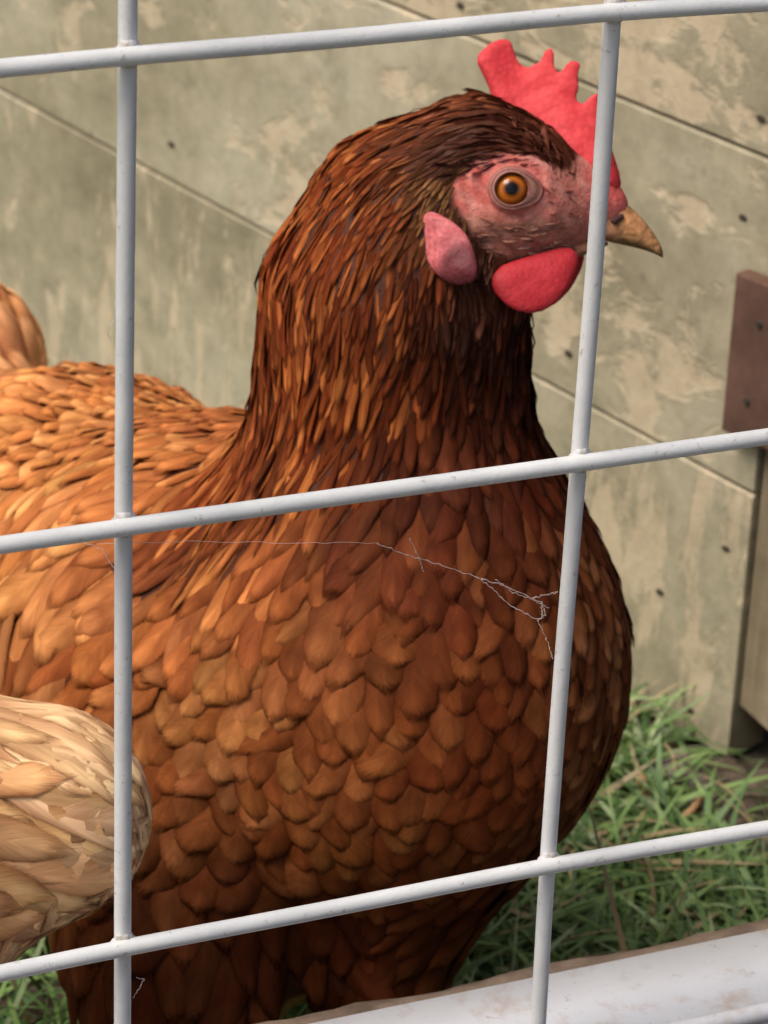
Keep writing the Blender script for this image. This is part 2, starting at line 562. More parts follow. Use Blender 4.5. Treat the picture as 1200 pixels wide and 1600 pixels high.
def make_wall():
    root = empty('timber_wall', WA, 'weathered khaki painted plank wall running back behind the hen', 'wall')
    base = Matrix(((WD[0], WN[0], 0, WA[0]), (WD[1], WN[1], 0, WA[1]), (0, 0, 1, 0), (0, 0, 0, 1)))
    a0, a1 = -0.95, 0.046
    jo = []
    l1 = [wall_hit(0, 140), wall_hit(410, 360), wall_hit(830, 590), wall_hit(1190, 777)]
    l2 = [wall_hit(590, 0), wall_hit(905, 125), wall_hit(1200, 250)]
    def fit(l):
        a = np.array(l); return np.polyfit(a[:, 0], a[:, 1], 1)
    lines = [np.array([0.0, 0.0]), fit(l1), fit(l2), fit(l2) + [0, 0.118], fit(l2) + [0, 0.236]]
    mats = [mat_wall(1.3, 'v', .56), mat_wall(2.6, 'h', .60), mat_wall(4.4, 'h', .60), mat_wall(5.2, 'h', .6)]
    for i in range(4):
        lo, hi = lines[i], lines[i + 1]
        n = 60
        V = []; F = []
        g = 0.0005
        al = np.linspace(a0, a1, n)
        prof = [(0.0, 1), (0.0022, 0), ]
        for a in al:
            zl, zh = np.polyval(lo, a) + g, np.polyval(hi, a) - g
            w = 0.0006 * mnoise.noise(Vector((a * 14, i * 5, 0)))
            if i == 0: zl = 0.0 + 0.003 * mnoise.noise(Vector((a * 9, 2, 0))) + 0.002
            V += [(a, -0.018, zl), (a, -0.001, zl), (a, w, zl + 0.0008), (a, w, zl + 0.03), (a, w, zh - 0.03), (a, w, zh - 0.0008), (a, -0.001, zh), (a, -0.018, zh)]
        for k in range(n - 1):
            for j in range(8):
                F.append((k * 8 + j, (k + 1) * 8 + j, (k + 1) * 8 + (j + 1) % 8, k * 8 + (j + 1) % 8))
        F.append((0, 1, 2, 3)); F.append((0, 3, 4, 7)); F.append((7, 4, 5, 6))
        e = (n - 1) * 8
        F += [(e + 3, e + 2, e + 1, e + 0), (e + 7, e + 4, e + 3, e + 0), (e + 6, e + 5, e + 4, e + 7)]
        me = mesh_np('plank', V, F)
        me.polygons.foreach_set('use_smooth', [False] * len(me.polygons))
        me.materials.append(mats[i])
        o = bpy.data.objects.new('plank', me)
        scene.collection.objects.link(o)
        o.parent = root
        o.matrix_parent_inverse = Matrix.Translation(-Vector(WA))
        o.matrix_world = base
        o.matrix_parent_inverse = Matrix.Translation(-Vector(WA))
    # dark backing battens close the joints
    def put(me, mat, name):
        o = bpy.data.objects.new(name, me); me.materials.append(mat)
        scene.collection.objects.link(o); o.parent = root
        o.matrix_parent_inverse = Matrix.Translation(-Vector(WA)); o.matrix_basis = base
        return o
    put(box_mesh('backing', a0, a1 - 0.012, -0.024, -0.0185, 0.004, 0.45), mat_wood('dark_backing', (0.02, 0.017, 0.012), (0.05, 0.042, 0.03)), 'backing_board')
    # nails
    mn, nt, b = new_mat('rusty_nail', 0.7, 0.4, (0.06, 0.045, 0.03))
    for (px, py) in ((268, 225), (720, 8), (1162, 340), (889, 552), (1135, 857), (1032, 925), (1190, 185), (1080, 1110)):
        a, z = wall_hit(px, py)
        bm = bmesh.new()
        bmesh.ops.create_uvsphere(bm, u_segments=10, v_segments=6, radius=0.0012)
        for v in bm.verts: v.co = Vector((v.co.x * 1.6 + a, v.co.y * 0.25 + 0.0004, v.co.z + z))
        me = bpy.data.meshes.new('nail'); bm.to_mesh(me); bm.free()
        put(me, mn, 'nail')
    for o in root.children:
        o.matrix_basis = base
    return root, base


wall_root, WBASE = make_wall()


def place_local(name, me, mat, M, parent=None):
    o = bpy.data.objects.new(name, me)
    if mat: me.materials.append(mat)
    scene.collection.objects.link(o)
    if parent: o.parent = parent; o.matrix_parent_inverse = Matrix.Translation(-Vector(parent.location))
    o.matrix_basis = M
    return o


# brown cleat fixed on the wall, top right
a_c, z_c0 = wall_hit(1126, 672, .008)
_, z_c1 = wall_hit(1165, 432, .008)
clr = empty('wooden_cleat', WBASE @ Vector((a_c, 0, z_c0)), 'dull red brown painted wooden block screwed onto the end of the plank wall', 'wooden block')
place_local('block', box_mesh('block', a_c, a_c + 0.05, 0.0015, 0.008, z_c0, z_c1, 0.0005, 1), mat_wood('brown_painted_timber', (0.10, 0.055, 0.040), (0.19, 0.105, 0.075), (60, 60, 40), 0.85), WBASE, clr)
ms, _, _ = new_mat('screw_head', 0.4, 0.5, (0.05, 0.045, 0.04))
for az, zz in ((0.010, 0.25), (0.012, 0.75)):
    bm = bmesh.new(); bmesh.ops.create_cone(bm, segments=12, radius1=0.0013, radius2=0.0010, depth=0.0012, cap_ends=True)
    for v in bm.verts: v.co = Vector((v.co.x + a_c + az, v.co.z + 0.0083, v.co.y + z_c0 + (z_c1 - z_c0) * zz))
    me = bpy.data.meshes.new('screw'); bm.to_mesh(me); bm.free()
    place_local('screw', me, ms, WBASE, clr)

# upright board just past the wall's end, cut off above the ground
ub = empty('corner_board', WBASE @ Vector((0.06, 0, 0)), 'grey weathered upright board past the end of the plank wall, cut off above the ground', 'board')
bm = bmesh.new()
vs = [(0.0468, 0.022), (0.10, 0.006), (0.10, 0.45), (0.0468, 0.45)]
f = bm.faces.new([bm.verts.new((a, -0.002, z)) for a, z in vs])
ret = bmesh.ops.extrude_face_region(bm, geom=[f])
for v in ret['geom']:
    if isinstance(v, bmesh.types.BMVert): v.co.y -= 0.018
bmesh.ops.recalc_face_normals(bm, faces=bm.faces[:])
bmesh.ops.bevel(bm, geom=bm.edges[:], offset=0.0008, segments=1, affect='EDGES')
me = bpy.data.meshes.new('board'); bm.to_mesh(me); bm.free()
place_local('board', me, mat_wood('grey_timber', (0.22, 0.175, 0.11), (0.46, 0.38, 0.26), (160, 160, 10)), WBASE, ub)
# dark panel added as the shade in the gap under and behind that board
dp = place_local('gap_shade_panel', box_mesh('gap_shade_panel', 0.035, 0.40, -0.09, -0.075, 0.0, 0.46, 0.001), mat_wood('gap_shade_dark', (0.02, 0.016, 0.012), (0.05, 0.04, 0.03)), WBASE)
tag(dp, 'dark panel added for the shade in the gap behind the cut off upright board', 'panel')

# ---------------------------------------------------------------- wire panel
GH = np.array([0.19492143, 0.56385302, 0.33131334 - 0.53 + HC])   # crossing at the upper left
CELL = 0.0994
WR = 0.00182


def tube(pts, rad, seg=14, cap=True, rough=0.0):
    pts = [np.asarray(p, float) for p in pts]
    V = []; F = []
    up = np.array([0.3, 1, 0.2])
    n = len(pts)
    for i, p in enumerate(pts):
        t = pts[min(i + 1, n - 1)] - pts[max(i - 1, 0)]
        t /= np.linalg.norm(t)
        a = np.cross(t, up); a /= np.linalg.norm(a); b = np.cross(t, a)
        r = rad[i] if hasattr(rad, '__len__') else rad
        for k in range(seg):
            an = 2 * math.pi * k / seg
            V.append(p + (a * math.cos(an) + b * math.sin(an)) * r * (1 + rough * random.uniform(-1, 1)))
    for i in range(n - 1):
        for k in range(seg):
            F.append((i * seg + k, i * seg + (k + 1) % seg, (i + 1) * seg + (k + 1) % seg, (i + 1) * seg + k))
    me = bpy.data.meshes.new('tube')
    fs = list(F)
    if cap: fs += [tuple(range(seg))[::-1], tuple(range((n - 1) * seg, n * seg))]
    me.from_pydata([tuple(v) for v in V], [], fs)
    me.update()
    return me


def grid_pt(i, j):
    """crossing i cells right, j cells down, on the panel plane y = GH.y"""
    return np.array([GH[0] + i * CELL * 1.006, GH[1], GH[2] - j * CELL * 0.993])


PIX = {(0, 0): (199, 86), (1, 0): (956, 17), (0, 1): (192.5, 826), (1, 1): (903.5, 724), (0, 2): (192, 1484), (1, 2): (854, 1354)}


def plane_hit(px, py, y):
    r = R @ np.array([(px - 600) / FPX, (py - 800) / FPX, 1.0])
    return CAM + r * (y / r[1])


fence = empty('wire_mesh_panel', (GH[0] + CELL, GH[1], 0.0), 'pale grey powder coated welded wire mesh in large squares in front of the hens', 'wire fence')
ZB, ZT = 0.085, GH[2] + 2.3 * CELL
vw = []
for i in range(-3, 5):
    if i in (0, 1):
        # the wires the photo shows follow its slight bow
        tab = {0: [(200, 0), (196, 400), (192.8, 826), (192.2, 1200), (191.5, 1600)], 1: [(958.5, 0), (932, 380), (904, 724), (875, 1080), (855, 1354), (841, 1600)]}[i]
        q = [plane_hit(px, py, GH[1] + 0.0014) for px, py in tab]
        top = q[0] + (q[0] - q[1]) / np.linalg.norm(q[0] - q[1]) * (ZT - q[0][2])
        e = q[-1] - q[-2]; e /= np.linalg.norm(e)
        bot = q[-1] + e * (q[-1][2] - ZB)
        pts = [top] + q + [bot]
    else:
        x = GH[0] + i * CELL
        pts = [np.array([x, GH[1] + 0.0014, z]) for z in np.linspace(ZT, ZB, 5)]
    # dense, slightly uneven wire
    ctrl = np.array(pts); s = np.r_[0, np.cumsum(np.linalg.norm(np.diff(ctrl, axis=0), axis=1))]
    ss = np.linspace(0, s[-1], 90)
    dense = np.stack([np.interp(ss, s, ctrl[:, k]) for k in range(3)], 1)
    for _ in range(6): dense[1:-1] = (dense[:-2] + 2 * dense[1:-1] + dense[2:]) / 4
    vw.append(dense)
    link('upright_wire', tube(dense, WR, 16, True, 0.012), M_WIRE, fence)
hw = []
for j in range(-2, 4):
    if j in (0, 1, 2):
        tab = {0: [(0, 107), (200, 87), (520, 62), (956, 18), (1200, 4)], 1: [(0, 852), (193, 824), (560, 772), (904, 724), (1200, 682)], 2: [(0, 1521), (192, 1481), (500, 1423), (854, 1353), (1200, 1294)]}[j]
        q = [plane_hit(px, py, GH[1] - 0.0012) for px, py in tab]
        e0 = (q[0] - q[1]) / np.linalg.norm(q[0] - q[1]); e1 = (q[-1] - q[-2]) / np.linalg.norm(q[-1] - q[-2])
        pts = [q[0] + e0 * (3 * CELL - 0.0)] + q + [q[-1] + e1 * 2.7 * CELL]
    else:
        z = GH[2] - j * CELL * 0.985
        pts = [np.array([GH[0] + t * CELL, GH[1] - 0.0012, z]) for t in (-3.2, -1, 1, 2, 4.2)]
    ctrl = np.array(pts); s = np.r_[0, np.cumsum(np.linalg.norm(np.diff(ctrl, axis=0), axis=1))]
    ss = np.linspace(0, s[-1], 110)
    dense = np.stack([np.interp(ss, s, ctrl[:, k]) for k in range(3)], 1)
    for _ in range(6): dense[1:-1] = (dense[:-2] + 2 * dense[1:-1] + dense[2:]) / 4
    if j == 3: continue
    hw.append(dense)
    link('cross_wire', tube(dense, WR, 16, True, 0.012), M_WIRE, fence)


def weld(p):
    b = Blob()
    o = np.array([0, 0.0006, 0])
    for sgn in (-1, 1):
        b.add(p + o + [-0.0011, 0, sgn * 0.0019], 0.00075, p + o + [0.0011, 0, sgn * 0.0019], 0.0007, k=0.0008)
    b.add(p + o + [0, -0.0004, -0.0018], 0.0012, p + o + [0, -0.0004, 0.0018], 0.0012, k=0.001)
    b.add(p + o + [-0.0016, 0, 0], 0.0015, p + o + [0.0016, 0, 0], 0.0015, k=0.001)
    e = 0.0045
    X, Y, Z = [np.arange(p[k] - e, p[k] + e, 0.0003, dtype=np.float32) for k in range(3)]
    V, F = surface_nets(lambda q: b(q) + 0.00012 * wob(q, 1800, p[0] * 100), X, Y, Z)
    return mesh_np('weld', V, F)


for v in vw:
    for h in hw:
        # nearest approach of the two wires in the panel's plane
        d = np.abs(v[:, None, 2] - h[None, :, 2]) + np.abs(v[:, None, 0] - h[None, :, 0])
        a, b_ = np.unravel_index(d.argmin(), d.shape)
        if d.min() > 0.02: continue
        x = np.interp(h[b_, 2], v[::-1, 2], v[::-1, 0]); z = np.interp(x, h[:, 0], h[:, 2])
        link('weld', weld(np.array([x, GH[1], z])), M_WELD, fence)

# ---------------------------------------------------------------- white base rail and its timber backing
MS = mat_sill()
SY0 = GH[1] + 0.0040
pb = plane_hit(1200, 1448, SY0)
# find the rail's top height: back edge seen at (1200,1448), front lip at (1200,1572)
ra = R @ np.array([(1200 - 600) / FPX, (1448 - 800) / FPX, 1.0])
rb = R @ np.array([(1200 - 600) / FPX, (1572 - 800) / FPX, 1.0])
zt = HC + rb[2] * (SY0 + 0.004) / rb[1]
yb = ra[1] * (zt - HC) / ra[2]
rail = empty('base_rail', (GH[0] + 0.1, SY0, 0), 'white painted flat metal rail with dirt specks along the foot of the wire mesh', 'rail')
# tilt so that its far edge runs as in the photo
link('rail_top', box_mesh('rail_top', -0.35, 0.95, SY0 + 0.0045, yb, zt - 0.003, zt, 0.0009), MS, rail)
link('front_lip', tube([(x, SY0 + 0.0022, zt - 0.0005 + 0.0003 * math.sin(x * 40)) for x in np.linspace(-0.35, 0.95, 60)], 0.0023, 12), MS, rail)
link('front_face', box_mesh('front_face', -0.35, 0.95, SY0 + 0.0012, SY0 + 0.0030, 0.0, zt - 0.0025, 0.0003, 1), MS, rail)
# rough earthy timber behind the rail
V = []; F = []
n = 240; xs = np.linspace(-0.35, 0.95, n)
for x in xs:
    nz = mnoise.noise(Vector((x * 30, 0, 4))) ; ny = mnoise.noise(Vector((x * 22, 3, 1)))
    t = yb + 0.0095 + 0.004 * ny + .0015 * mnoise.noise(Vector((x * 120, 3, 1)))
    zz = zt - 0.0025 + 0.0024 * nz
    V += [(x, yb + 0.0006, 0.0), (x, yb + 0.0006, zz), (x, yb + 0.004, zz + 0.0012 * mnoise.noise(Vector((x * 90, 1, 0)))), (x, t - 0.002, zz - 0.0012), (x, t, zz - 0.005), (x, t, 0.0)]
for i in range(n - 1):
    for j in range(5): F.append((i * 6 + j, i * 6 + j + 1, (i + 1) * 6 + j + 1, (i + 1) * 6 + j))
tb = link('timber_edging', mesh_np('timber_edging', V, F), mat_wood('earthy_timber', (0.10, 0.07, 0.05), (0.30, 0.22, 0.16), (90, 90, 90)))
tag(tb, 'rough earthy brown timber edge between the white rail and the grass', 'timber edging')
#PART3

# ================================================================ hens
def inflate(name, poly, px_depth, T, Rr, step=0.0005, noise=0.0, nscale=900, lean=None, tipthin=None, colf=None, chaikin=2):
    """solid slab with rounded rim from an outline given in photo pixels, standing at its own depth"""
    poly = np.array(poly, float)
    # smooth the outline (Chaikin)
    for _ in range(chaikin):
        q = np.roll(poly, -1, 0)
        poly = np.stack([poly * .78 + q * .22, poly * .22 + q * .78], 1).reshape(-1, 2)
    c = poly.mean(0)
    pl = (poly - c) * px_depth / FPX
    A = pl; B = np.roll(pl, -1, 0)
    org = P(c[0], c[1], px_depth)

    def sd2(x, y):
        p = np.stack([x, y], -1)
        d = np.full(x.shape, 9.0); ins = np.zeros(x.shape, bool)
        for a, b in zip(A, B):
            ab = b - a; pa = p - a
            t = np.clip((pa @ ab) / max(ab @ ab, 1e-12), 0, 1)
            d = np.minimum(d, np.linalg.norm(pa - t[..., None] * ab, axis=-1))
            cond = ((a[1] <= y) & (b[1] > y)) | ((b[1] <= y) & (a[1] > y))
            xi = a[0] + (y - a[1]) / (ab[1] if abs(ab[1]) > 1e-12 else 1e-12) * ab[0]
            ins ^= cond & (x < xi)
        return np.where(ins, -d, d)
    m = 0.003
    X = np.arange(pl[:, 0].min() - m, pl[:, 0].max() + m, step, dtype=np.float32)
    Y = np.arange(pl[:, 1].min() - m, pl[:, 1].max() + m, step, dtype=np.float32)
    Z = np.arange(-T * 1.6 - m * 1.6, T * 1.6 + m * 1.6, step, dtype=np.float32)
    gx, gy = np.meshgrid(X, Y, indexing='ij')
    D2 = sd2(gx, gy)
    th = T * np.ones_like(D2)
    if tipthin is not None: th = th * tipthin(gx / px_depth * FPX + c[0], gy / px_depth * FPX + c[1])
    ins = D2 < 0
    h = th * np.sqrt(np.clip(1 - (1 - np.clip(-D2 / Rr, 0, 1)) ** 2, 0, 1))
    zoff = np.zeros_like(D2) if lean is None else lean(gx / px_depth * FPX + c[0], gy / px_depth * FPX + c[1])
    vol = {}
    def f(p):
        ix = np.clip(np.searchsorted(X, p[:, 0, 0, 0] - 1e-6), 0, len(X) - 1)
        z = np.abs(p[..., 2] - zoff[ix][:, :, None])
        hh = (h + noise * wob(np.stack([gx, gy, gx * 0], -1), nscale) * np.clip(-D2 / Rr, 0, 1))[ix][:, :, None]
        return np.where(ins[ix][:, :, None], z - hh, np.sqrt(D2[ix][:, :, None] ** 2 + z ** 2)).astype(np.float32)
    V, F = surface_nets(f, X, Y, Z)
    W = org + V @ R.T
    at = None
    if colf is not None:
        cc = colf(V[:, 0] / px_depth * FPX + c[0], V[:, 1] / px_depth * FPX + c[1], W)
        at = {'col': np.c_[cc, np.ones(len(cc))]}
    me = mesh_np(name, W, F, at)
    # relax the grid steps
    bm = bmesh.new(); bm.from_mesh(me)
    for _ in range(3): bmesh.ops.smooth_vert(bm, verts=bm.verts, factor=0.5, use_axis_x=True, use_axis_y=True, use_axis_z=True)
    bmesh.ops.recalc_face_normals(bm, faces=bm.faces[:])
    bm.to_mesh(me); bm.free()
    return me


def sample_surface(V, F, n, keep=None):
    a, b, c, d = (V[F[:, i]] for i in range(4))
    ar = np.linalg.norm(np.cross(c - a, d - b), axis=1)
    idx = rng.choice(len(F), n, p=ar / ar.sum())
    u, v = rng.random((n, 1)), rng.random((n, 1))
    return (a[idx] * (1 - u) + b[idx] * u) * (1 - v) + (d[idx] * (1 - u) + c[idx] * u) * v


NA, NL = 7, 9
DOME = [.85]


def feather_mesh(name, f, pts, dirs, L, W, tip, col, lift, rnd, curl=0.0):
    n = len(pts)
    g = f.grad(pts)
    dirs = dirs - g * (dirs * g).sum(1, keepdims=True)
    dirs /= np.maximum(np.linalg.norm(dirs, axis=1, keepdims=True), 1e-6)
    side = np.cross(g, dirs)
    vv = 1 - (1 - np.linspace(0, 1, NL)) ** 1.7; uu = np.linspace(-1, 1, NA)
    v, u = np.meshgrid(vv, uu, indexing='ij')
    v = v[None]; u = u[None]
    T = tip[:, None, None]
    prof = np.clip(0.30 + v * 1.9, 0, 1) * np.power(np.clip(1 - np.power(v, T), 0, 1), 0.5)
    prof = np.maximum(prof, 0.10)
    jag = 1 + 0.05 * rng.standard_normal((n, NL, NA)) * (np.abs(u) > 0.9)
    wob_ = 0.25 * rng.standard_normal((n, 1, 1)) * v * v
    x = u * prof * jag * (W[:, None, None] / 2) + wob_ * W[:, None, None]
    yy = v + 0.02 * rng.standard_normal((n, 1, NA)) * (v > 0.9) - 0.05 * u * u * v * (T > 3)
    y = yy * L[:, None, None]
    q = pts[:, None, None] + dirs[:, None, None] * (y - 0.25 * L[:, None, None])[..., None] + side[:, None, None] * x[..., None]
    q = q.reshape(-1, 3)
    h = (-0.0006 + lift[:, None, None] * (np.power(v, 1.3) + 0 * u) + (1 - u ** 2) * DOME[0] * np.minimum(W * 0.14, .0017)[:, None, None] * np.clip(v * 2, 0, 1) - lift[:, None, None] * 0.55 * sstep(0.8, 1, v)
         + rng.uniform(0, 0.0005, (n, 1, 1)) + x / W[:, None, None] * 0.0012 * rng.standard_normal((n, 1, 1)))
    h = h.reshape(-1)
    for _ in range(2):
        gr = f.grad(q); q = q - gr * (f(q))[..., None]
    gr = f.grad(q)
    q = q + gr * h[:, None]
    base = (np.arange(n) * NL * NA)[:, None]
    fi = []
    for j in range(NL - 1):
        for i in range(NA - 1):
            fi.append([j * NA + i, j * NA + i + 1, (j + 1) * NA + i + 1, (j + 1) * NA + i])
    F = (base[:, :, None] + np.array(fi)[None]).reshape(-1, 4)
    C = np.repeat(np.c_[col, np.ones(n)], NL * NA, 0)
    fv = np.stack([np.broadcast_to(u, (n, NL, NA)), np.broadcast_to(v, (n, NL, NA)), np.broadcast_to(rnd[:, None, None], (n, NL, NA))], -1).reshape(-1, 3)
    return mesh_np(name, q, F, {'col': C, 'fv': fv})


JIT = {'saddle_feathers': .30, 'wing_feathers': .14, 'tail_feathers': .16, 'breast_feathers': .08}
DENS = {'neck_feathers': .84, 'head_feathers': .70, 'breast_feathers': .95, 'saddle_feathers': .9}
TWEAK = {'breast_feathers': (1.0, 1.10, .75, .52), 'neck_feathers': (.78, .72, .75, .66), 'head_feathers': (1.0, .5, .5, .85), 'thigh_feathers': (1.1, 1.2, 1.0, .85),
         'wing_feathers': (1.05, 1.1, .9, .85), 'saddle_feathers': (.8, .85, 1.3, .86), 'tail_feathers': (1, 1, .6, 1)}


def plume(f, V, F, ctrl, ncand, parent, mask=None, power=4.0, bias=1.0, soft=0.010, sat=np.array([1.0, 1.0, 1.0])):
    """ctrl rows: (px, py, angle, L mm, W mm, tip, lift mm, colour, light colour, share of light, region)"""
    CP = []; CD = []; CA = []; CC = []; CR = []
    for c in ctrl:
        px, py, ang, L, W, tip, lift, c0, c1, sh, reg = c
        tw = TWEAK.get(reg, (1, 1, 1, 1))
        L, W, lift = L * tw[0], W * tw[1], lift * tw[2]
        c0, c1 = [x * tw[3] for x in c0], [x * tw[3] for x in c1]
        CP.append(f.hit(px, py))
        a = math.radians(ang)
        CD.append(RIGHT * math.cos(a) + DOWN * math.sin(a))
        CA.append((L / 1000, W / 1000, tip, lift / 1000, sh)); CC.append(tuple(c0) + tuple(c1)); CR.append(reg)
    CP, CD, CA, CC = map(np.array, (CP, CD, CA, CC))
    pts = sample_surface(V, F, ncand)
    if mask is not None: pts = pts[mask(pts)]
    d2 = ((pts[:, None] - CP[None]) ** 2).sum(-1)
    w = 1 / (d2 + (soft * 0.5) ** 2) ** (power / 2)
    w /= w.sum(1, keepdims=True)
    A = w @ CA; D = w @ CD; CL = w @ CC
    near = d2.argmin(1)
    r = np.sqrt(0.66 * A[:, 1] * 0.30 * A[:, 0]) * bias * np.array([DENS.get(x, 1.0) for x in CR])[near]
    kd = KDTree(len(pts))
    for i, p in enumerate(pts): kd.insert(p, i)
    kd.balance()
    dead = np.zeros(len(pts), bool); keep = []
    for i in range(len(pts)):
        if dead[i]: continue
        keep.append(i)
        for _, j, _ in kd.find_range(pts[i], float(r[i])): dead[j] = True
    k = np.array(keep)
    n = len(k)
    # let the feathers settle into even rows
    q = pts[k].copy(); rk = r[k]
    for _ in range(4):
        kd2 = KDTree(n)
        for i in range(n): kd2.insert(q[i], i)
        kd2.balance()
        mv = np.zeros_like(q)
        for i in range(n):
            for co, j, dd_ in kd2.find_range(q[i], float(rk[i] * 1.45)):
                if j != i and dd_ > 1e-7: mv[i] += (q[i] - q[j]) / dd_ * (rk[i] * 1.45 - dd_) * .22
        q = q + mv
        g_ = f.grad(q); q = q - g_ * f(q)[:, None]
    pts = pts.copy(); pts[k] = q
    if mask is not None:
        ok_ = mask(pts[k]); k = k[ok_]; n = len(k)
    A = A[k]; D = D[k]; CL = CL[k]; near = near[k]; p = pts[k]
    D = D / np.linalg.norm(D, axis=1, keepdims=True) + np.array([JIT.get(x, .10) for x in CR])[near][:, None] * rng.standard_normal((n, 3))
    t = np.where(rng.random(n) < A[:, 4], rng.uniform(0.45, 1.0, n), rng.uniform(0, 0.22, n))[:, None]
    col = CL[:, :3] * (1 - t) + CL[:, 3:] * t
    col = col * sat
    col = col * np.exp(0.11 * rng.standard_normal((n, 1))) * np.exp(0.03 * rng.standard_normal((n, 3)))
    L = A[:, 0] * rng.uniform(0.82, 1.2, n); W = A[:, 1] * rng.uniform(0.8, 1.2, n)
    lift = A[:, 3] * rng.uniform(0.6, 1.5, n)
    lift = np.where((rng.random(n) < .05) & (W < .0045), lift * 2.6, lift)
    rnd = rng.random(n)
    regs = {}
    for i in range(n): regs.setdefault(CR[near[i]], []).append(i)
    for reg, ii in regs.items():
        ii = np.array(ii)
        me = feather_mesh(reg, f, p[ii], D[ii], L[ii], W[ii], A[ii, 2], col[ii], lift[ii], rnd[ii])
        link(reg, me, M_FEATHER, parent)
    print('feathers', n, {k: len(v) for k, v in regs.items()})


def in_poly(px, py, poly):
    ins = np.zeros(np.shape(px), bool)
    n = len(poly)
    for i in range(n):
        (x0, y0), (x1, y1) = poly[i], poly[(i + 1) % n]
        cond = ((y0 <= py) & (y1 > py)) | ((y1 <= py) & (y0 > py))
        xi = x0 + (py - y0) / ((y1 - y0) if y1 != y0 else 1e-9) * (x1 - x0)
        ins ^= cond & (px < xi)
    return ins


def poly_dist(px, py, poly):
    d = np.full(np.shape(px), 1e9)
    for i in range(len(poly)):
        a = np.array(poly[i], float); b = np.array(poly[(i + 1) % len(poly)], float)
        ab = b - a
        t = np.clip(((px - a[0]) * ab[0] + (py - a[1]) * ab[1]) / (ab @ ab), 0, 1)
        d = np.minimum(d, np.hypot(px - a[0] - t * ab[0], py - a[1] - t * ab[1]))
    return np.where(in_poly(px, py, poly), -d, d)


# ---- the near brown hen
HD = 0.850          # depth of the head's middle plane
def RP(r, d): return r * d / FPX


def hen_shape():
    b = Blob()
    def s(px, py, d, r, px2=None, py2=None, d2=None, r2=None, k=0.02):
        b.add(P(px, py, d), RP(r, d), None if px2 is None else P(px2, py2, d2), None if px2 is None else RP(r2, d2), k=k)
    s(350, 1040, .935, 392)
    s(120, 905, 1.0, 325, k=.03)
    s(-40, 860, 1.05, 240, k=.03)
    s(672, 1005, .880, 292, k=.035)
    s(600, 1110, .885, 310, k=.03)
    s(420, 1190, .92, 300, k=.03)
    s(-90, 700, 1.07, 150, -72, 570, 1.08, 138, k=.02)
    # thighs
    s(620, 1330, .895, 150, 598, 1510, .895, 100, k=.02)
    s(262, 1370, .895, 195, 280, 1610, .885, 150, k=.02)
    # neck
    s(618, 780, .880, 225, 612, 600, .870, 205, k=.026)
    s(612, 600, .870, 203, 617, 470, .862, 195, k=.006)
    s(617, 470, .862, 195, 655, 350, .858, 160, k=.01)
    s(655, 350, .858, 160, 745, 268, .852, 108, k=.008)
    # head
    s(745, 278, .851, 114, 815, 300, .850, 100, k=.008)
    s(815, 300, .850, 100, 885, 312, .850, 66, k=.008)
    s(885, 312, .850, 62, 948, 322, .850, 33, k=.006)
    s(740, 360, .851, 92, 850, 358, .850, 48, k=.006)
    s(700, 420, .853, 100, 760, 440, .852, 60, k=.01)
    # brow and cheek of the near side
    s(775, 255, .8375, 22, 850, 262, .8385, 14, k=.004)
    s(760, 338, .8370, 20, 850, 345, .8400, 16, k=.005)
    s(775, 255, 2 * HD - .8375, 22, 850, 262, 2 * HD - .8385, 14, k=.004)
    return b


hen = hen_shape()
FOOT_C = P(430, 1600, .90)
fw = P(700, 950, .87) - P(100, 850, 1.0); fw[2] = 0; fw /= np.linalg.norm(fw)
sdv = np.array([-fw[1], fw[0], 0])
for (px, py, d) in ((605, 1540, .895), (262, 1640, .885)):
    h0 = P(px, py, d)
    an = h0 - fw * 0.004; an[2] = 0.014
    hen.add(h0, 0.008, h0 * 0.5 + an * 0.5, 0.0055, k=.008)
    hen.add(h0 * 0.5 + an * 0.5, 0.0055, an, 0.006, k=.003)
    for ang, ln in ((0, .05), (.55, .042), (-.55, .042), (3.14, .018)):
        dv = fw * math.cos(ang) + sdv * math.sin(ang)
        hen.add(an - [0, 0, .006], 0.0055, an + dv * ln - [0, 0, .009], 0.0032, k=.004)

head_c = P(800, 320, HD)
X = axis_coords(-0.02, 0.50, 0.0032, head_c[0] - .035, head_c[0] + .06, .0011)
allp = np.array([c[0] for c in hen.c] + [c[1] for c in hen.c]); allr = np.array([c[2] for c in hen.c] + [c[3] for c in hen.c])[:, None]
lo, hi = (allp - allr).min(0) - .01, (allp + allr).max(0) + .01
X = axis_coords(lo[0], hi[0], .0032, head_c[0] - .035, head_c[0] + .05, .0011)
Y = axis_coords(lo[1], hi[1], .0032, head_c[1] - .03, head_c[1] + .03, .0011)
Z = axis_coords(lo[2], hi[2], .0032, head_c[2] - .03, head_c[2] + .03, .0011)
HV, HF = surface_nets(hen, X, Y, Z)
print('hen mesh', len(HV))
FACE = [(708, 290), (735, 262), (765, 246), (800, 240), (840, 244), (872, 262), (892, 268), (905, 240), (935, 225), (985, 270), (985, 400), (925, 400), (905, 392), (880, 392), (850, 398), (800, 402), (768, 398), (745, 372), (728, 345), (712, 318)]
px, py, dd = PJ(HV)
fd = poly_dist(px, py, FACE)
